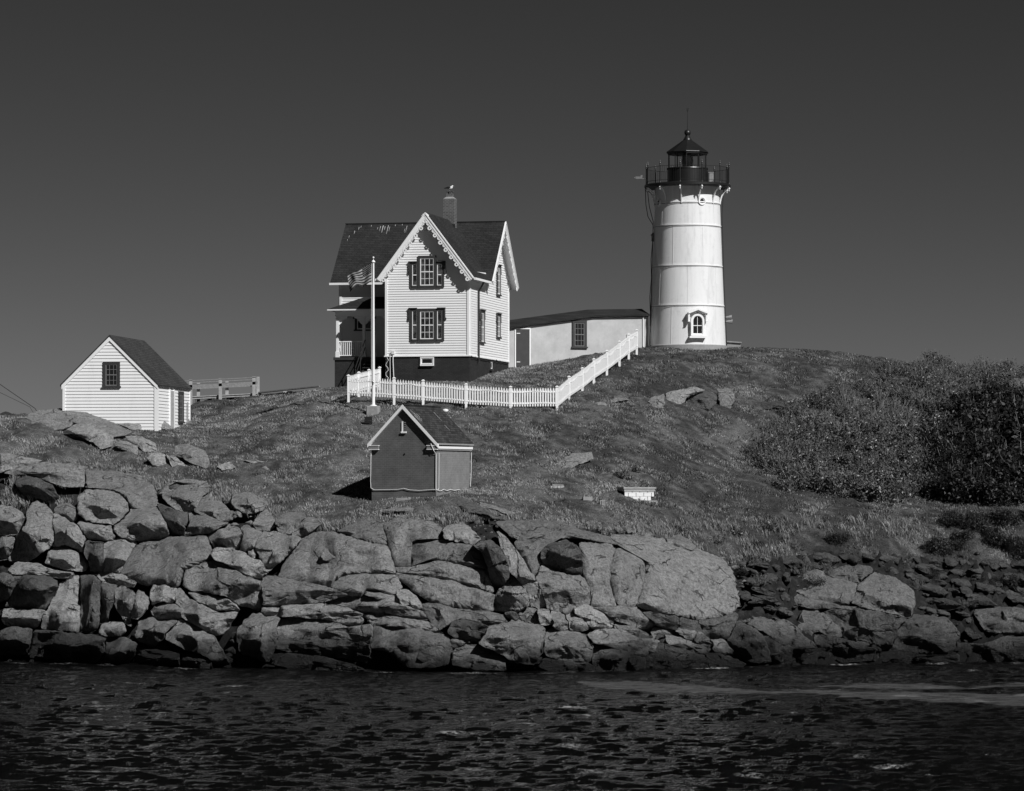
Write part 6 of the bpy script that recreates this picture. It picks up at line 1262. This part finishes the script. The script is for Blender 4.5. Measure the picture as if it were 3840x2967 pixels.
def crown(nleaf, rx_, ry_, rz_, ls, seed, mat, twigs=26, clump=34, name='shrub', ragged=.25):
    r = np.random.default_rng(seed); cl = r.normal(0, 1, (clump, 3)); cl /= np.linalg.norm(cl, axis=1)[:, None]; cl[:, 2] = np.abs(cl[:, 2])*1.0
    cl *= r.uniform(.45, 1.0, (clump, 1))*np.array([rx_, ry_, rz_]); cl[:, 2] += rz_*.12
    ci = r.integers(0, clump, nleaf); sz = r.uniform(.12, .34, clump)*min(rx_, rz_)
    P = cl[ci]+r.normal(0, 1, (nleaf, 3))*sz[ci][:, None]*np.array([1, 1, .8])*ragged*3; P[:, 2] = np.abs(P[:, 2])
    nr = P/np.array([rx_, ry_, rz_])+r.normal(0, .8, (nleaf, 3)); nr /= np.linalg.norm(nr, axis=1)[:, None]
    t = np.cross(nr, r.normal(0, 1, (nleaf, 3))); t /= np.linalg.norm(t, axis=1)[:, None]; b = np.cross(nr, t); s = ls*r.uniform(.6, 1.35, (nleaf, 1))
    v = np.stack([P-t*s, P-b*s*.42, P+t*s, P+b*s*.42], 1).astype(np.float32).reshape(-1, 3)
    me = bpy.data.meshes.new('foliage'); me.vertices.add(len(v)); me.vertices.foreach_set('co', v.ravel()); k = np.arange(nleaf*4, dtype=np.int32)
    me.loops.add(len(k)); me.loops.foreach_set('vertex_index', k); me.polygons.add(nleaf); me.polygons.foreach_set('loop_start', np.arange(0, len(k), 4, dtype=np.int32)); me.update()
    e = empty(name, (0, 0, 0)); link_mesh('foliage', me, [mat], e)
    mb = MB()
    for i in range(twigs):
        c_ = cl[i % clump]*r.uniform(.9, 1.18); q = Vector(c_)+Vector((0, 0, .12)); mb.tube([(r.normal(0, .08), r.normal(0, .08), -.15), Vector((q.x*.45, q.y*.45, q.z*.55)), q, q*1.06+Vector((r.normal(0, .05), 0, .12))], .018, 4, 0, .004)
    mb.build('stem', M['twig'], e); return e
V_ = [crown(2300, .95, .9, 1.0, .060, 1, M['leaf'], 30), crown(2100, 1.15, 1.0, .8, .062, 2, M['leaf'], 26), crown(1100, .85, .85, 1.15, .06, 3, M['leaf'], 90), crown(620, .9, .9, .9, .05, 4, M['leaf'], 150, name='shrub')]
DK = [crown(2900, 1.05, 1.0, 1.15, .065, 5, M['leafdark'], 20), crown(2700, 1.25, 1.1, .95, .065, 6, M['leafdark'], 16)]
used = set(); GL = 'shrubs of the thicket on the right slope'
def plant(pr, px_, py_, s, rz, label, group=GL, cat='shrub'):
    p = on(px_, py_); L = (p.x, p.y, G(p.x, p.y)-.08)
    if id(pr) not in used: used.add(id(pr)); o = pr; o.location = L; o.rotation_euler = (0, 0, rz)
    else: o = dup(pr, L, rz)
    o.scale = (s, s, s); tag(o, label, cat, group); return o
rp = random.Random(9)
low = lambda x: float(np.interp(x, [2850, 2960, 3100, 3300, 3450, 3560, 3700, 3900], [1760, 1855, 1880, 1890, 1890, 1890, 1900, 1900]))
top = lambda x: float(np.interp(x, [2830, 2900, 3000, 3200, 3400, 3500, 3700, 3950], [1750, 1640, 1540, 1470, 1420, 1400, 1405, 1440]))
k = 0
for row in range(11):
    for col in range(13):
        x = 2880+col*88+(row % 2)*42+rp.uniform(-22, 22); t = row/10; y = low(x)-24+(top(x)-low(x)+24)*t+rp.uniform(-12, 12)
        if x > 3960: continue
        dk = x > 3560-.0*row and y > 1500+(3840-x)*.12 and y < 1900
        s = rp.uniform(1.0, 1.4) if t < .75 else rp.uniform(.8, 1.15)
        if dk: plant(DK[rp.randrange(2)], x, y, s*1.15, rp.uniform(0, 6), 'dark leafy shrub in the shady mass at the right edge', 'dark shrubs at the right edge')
        elif t > .55 or x < 2960: plant(V_[2+rp.randrange(2)], x, y, s, rp.uniform(0, 6), 'twiggy thin leaved shrub high in the thicket or on its left rim', 'twiggy shrubs of the thicket')
        else: plant(V_[rp.randrange(3)], x, y, s, rp.uniform(0, 6), 'leafy shrub in the sunlit body of the thicket on the right slope')
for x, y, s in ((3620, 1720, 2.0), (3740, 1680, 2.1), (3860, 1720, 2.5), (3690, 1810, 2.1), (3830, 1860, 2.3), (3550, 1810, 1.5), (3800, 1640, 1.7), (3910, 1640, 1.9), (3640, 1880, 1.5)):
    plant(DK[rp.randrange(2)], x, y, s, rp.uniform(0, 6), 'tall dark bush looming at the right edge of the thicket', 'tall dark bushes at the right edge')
for i in range(16):
    x = 3500+i*25+rp.uniform(-15, 15); plant(DK[rp.randrange(2)], x, 1960+rp.uniform(-20, 140), rp.uniform(.45, .8), rp.uniform(0, 6), 'low dark bush on the bank below the lawn at the right edge', 'low dark bushes on the bank')
for i, x in enumerate(range(3330, 3760, 27)):
    plant(V_[2+i % 2], x+rp.uniform(-8, 8), 1398+rp.uniform(0, 14), rp.uniform(.55, .95), rp.uniform(0, 6), 'ragged shrub standing against the sky on the right crest', 'shrubs on the right crest')
for i in range(46):
    x = rp.uniform(2720, 3960); plant(V_[2+i % 2] if i % 3 else DK[i % 2], x, rp.uniform(2010, 2330 if x > 3300 else 2200), rp.uniform(.22, .55), rp.uniform(0, 6), 'small scrubby plant clinging to the shady bank', 'scrub on the shady bank', 'plant')
SM = [crown(260, .4, .35, .35, .045, 7, M['leaf'], 12, 14, 'low_plant'), crown(200, .28, .28, .45, .05, 8, M['leaf'], 10, 10, 'low_plant')]
for x, y, s, lab in ((2340, 1795, 1.5, 'leafy green clump behind the block planter'), (2390, 1772, 1.2, 'small leafy clump up the slope from the planter'), (1400, 1850, .8, 'weedy plant at the left front corner of the brick shed'), (1440, 1862, 1.0, 'tall weed in front of the brick shed door wall'), (1455, 1868, .7, 'low weed in front of the brick shed'), (1735, 1862, .6, 'thin weed at the right foot of the brick shed'),
    (105, 1530, .6, 'first little spiky plant on the skyline at the left'), (138, 1532, .55, 'second little spiky plant on the skyline beside the wires'), (157, 1532, .7, 'third little spiky plant on the skyline left of the white shed'), (192, 1534, .45, 'fourth little spiky plant on the skyline left of the white shed'),
    (1215, 1455, .9, 'ragged bush at the left foot of the porch'), (330, 1585, .7, 'green tuft in the cleft of the bedrock dome'), (2760, 2010, 1.3, 'sprawling bush on the bank left of the thicket'), (2690, 2040, 1.2, 'scrubby bush at the top of the bank'), (2560, 2000, 1.2, 'scrubby bush in the tall grass right of the planter'), (2900, 1990, 1.4, 'dark low bush at the edge of the lawn'), (1240, 1480, .5, 'small weed in the grass left of the fence corner')):
    plant(SM[rp.randrange(2)], x, y, s, rp.uniform(0, 6), lab, None, 'plant')
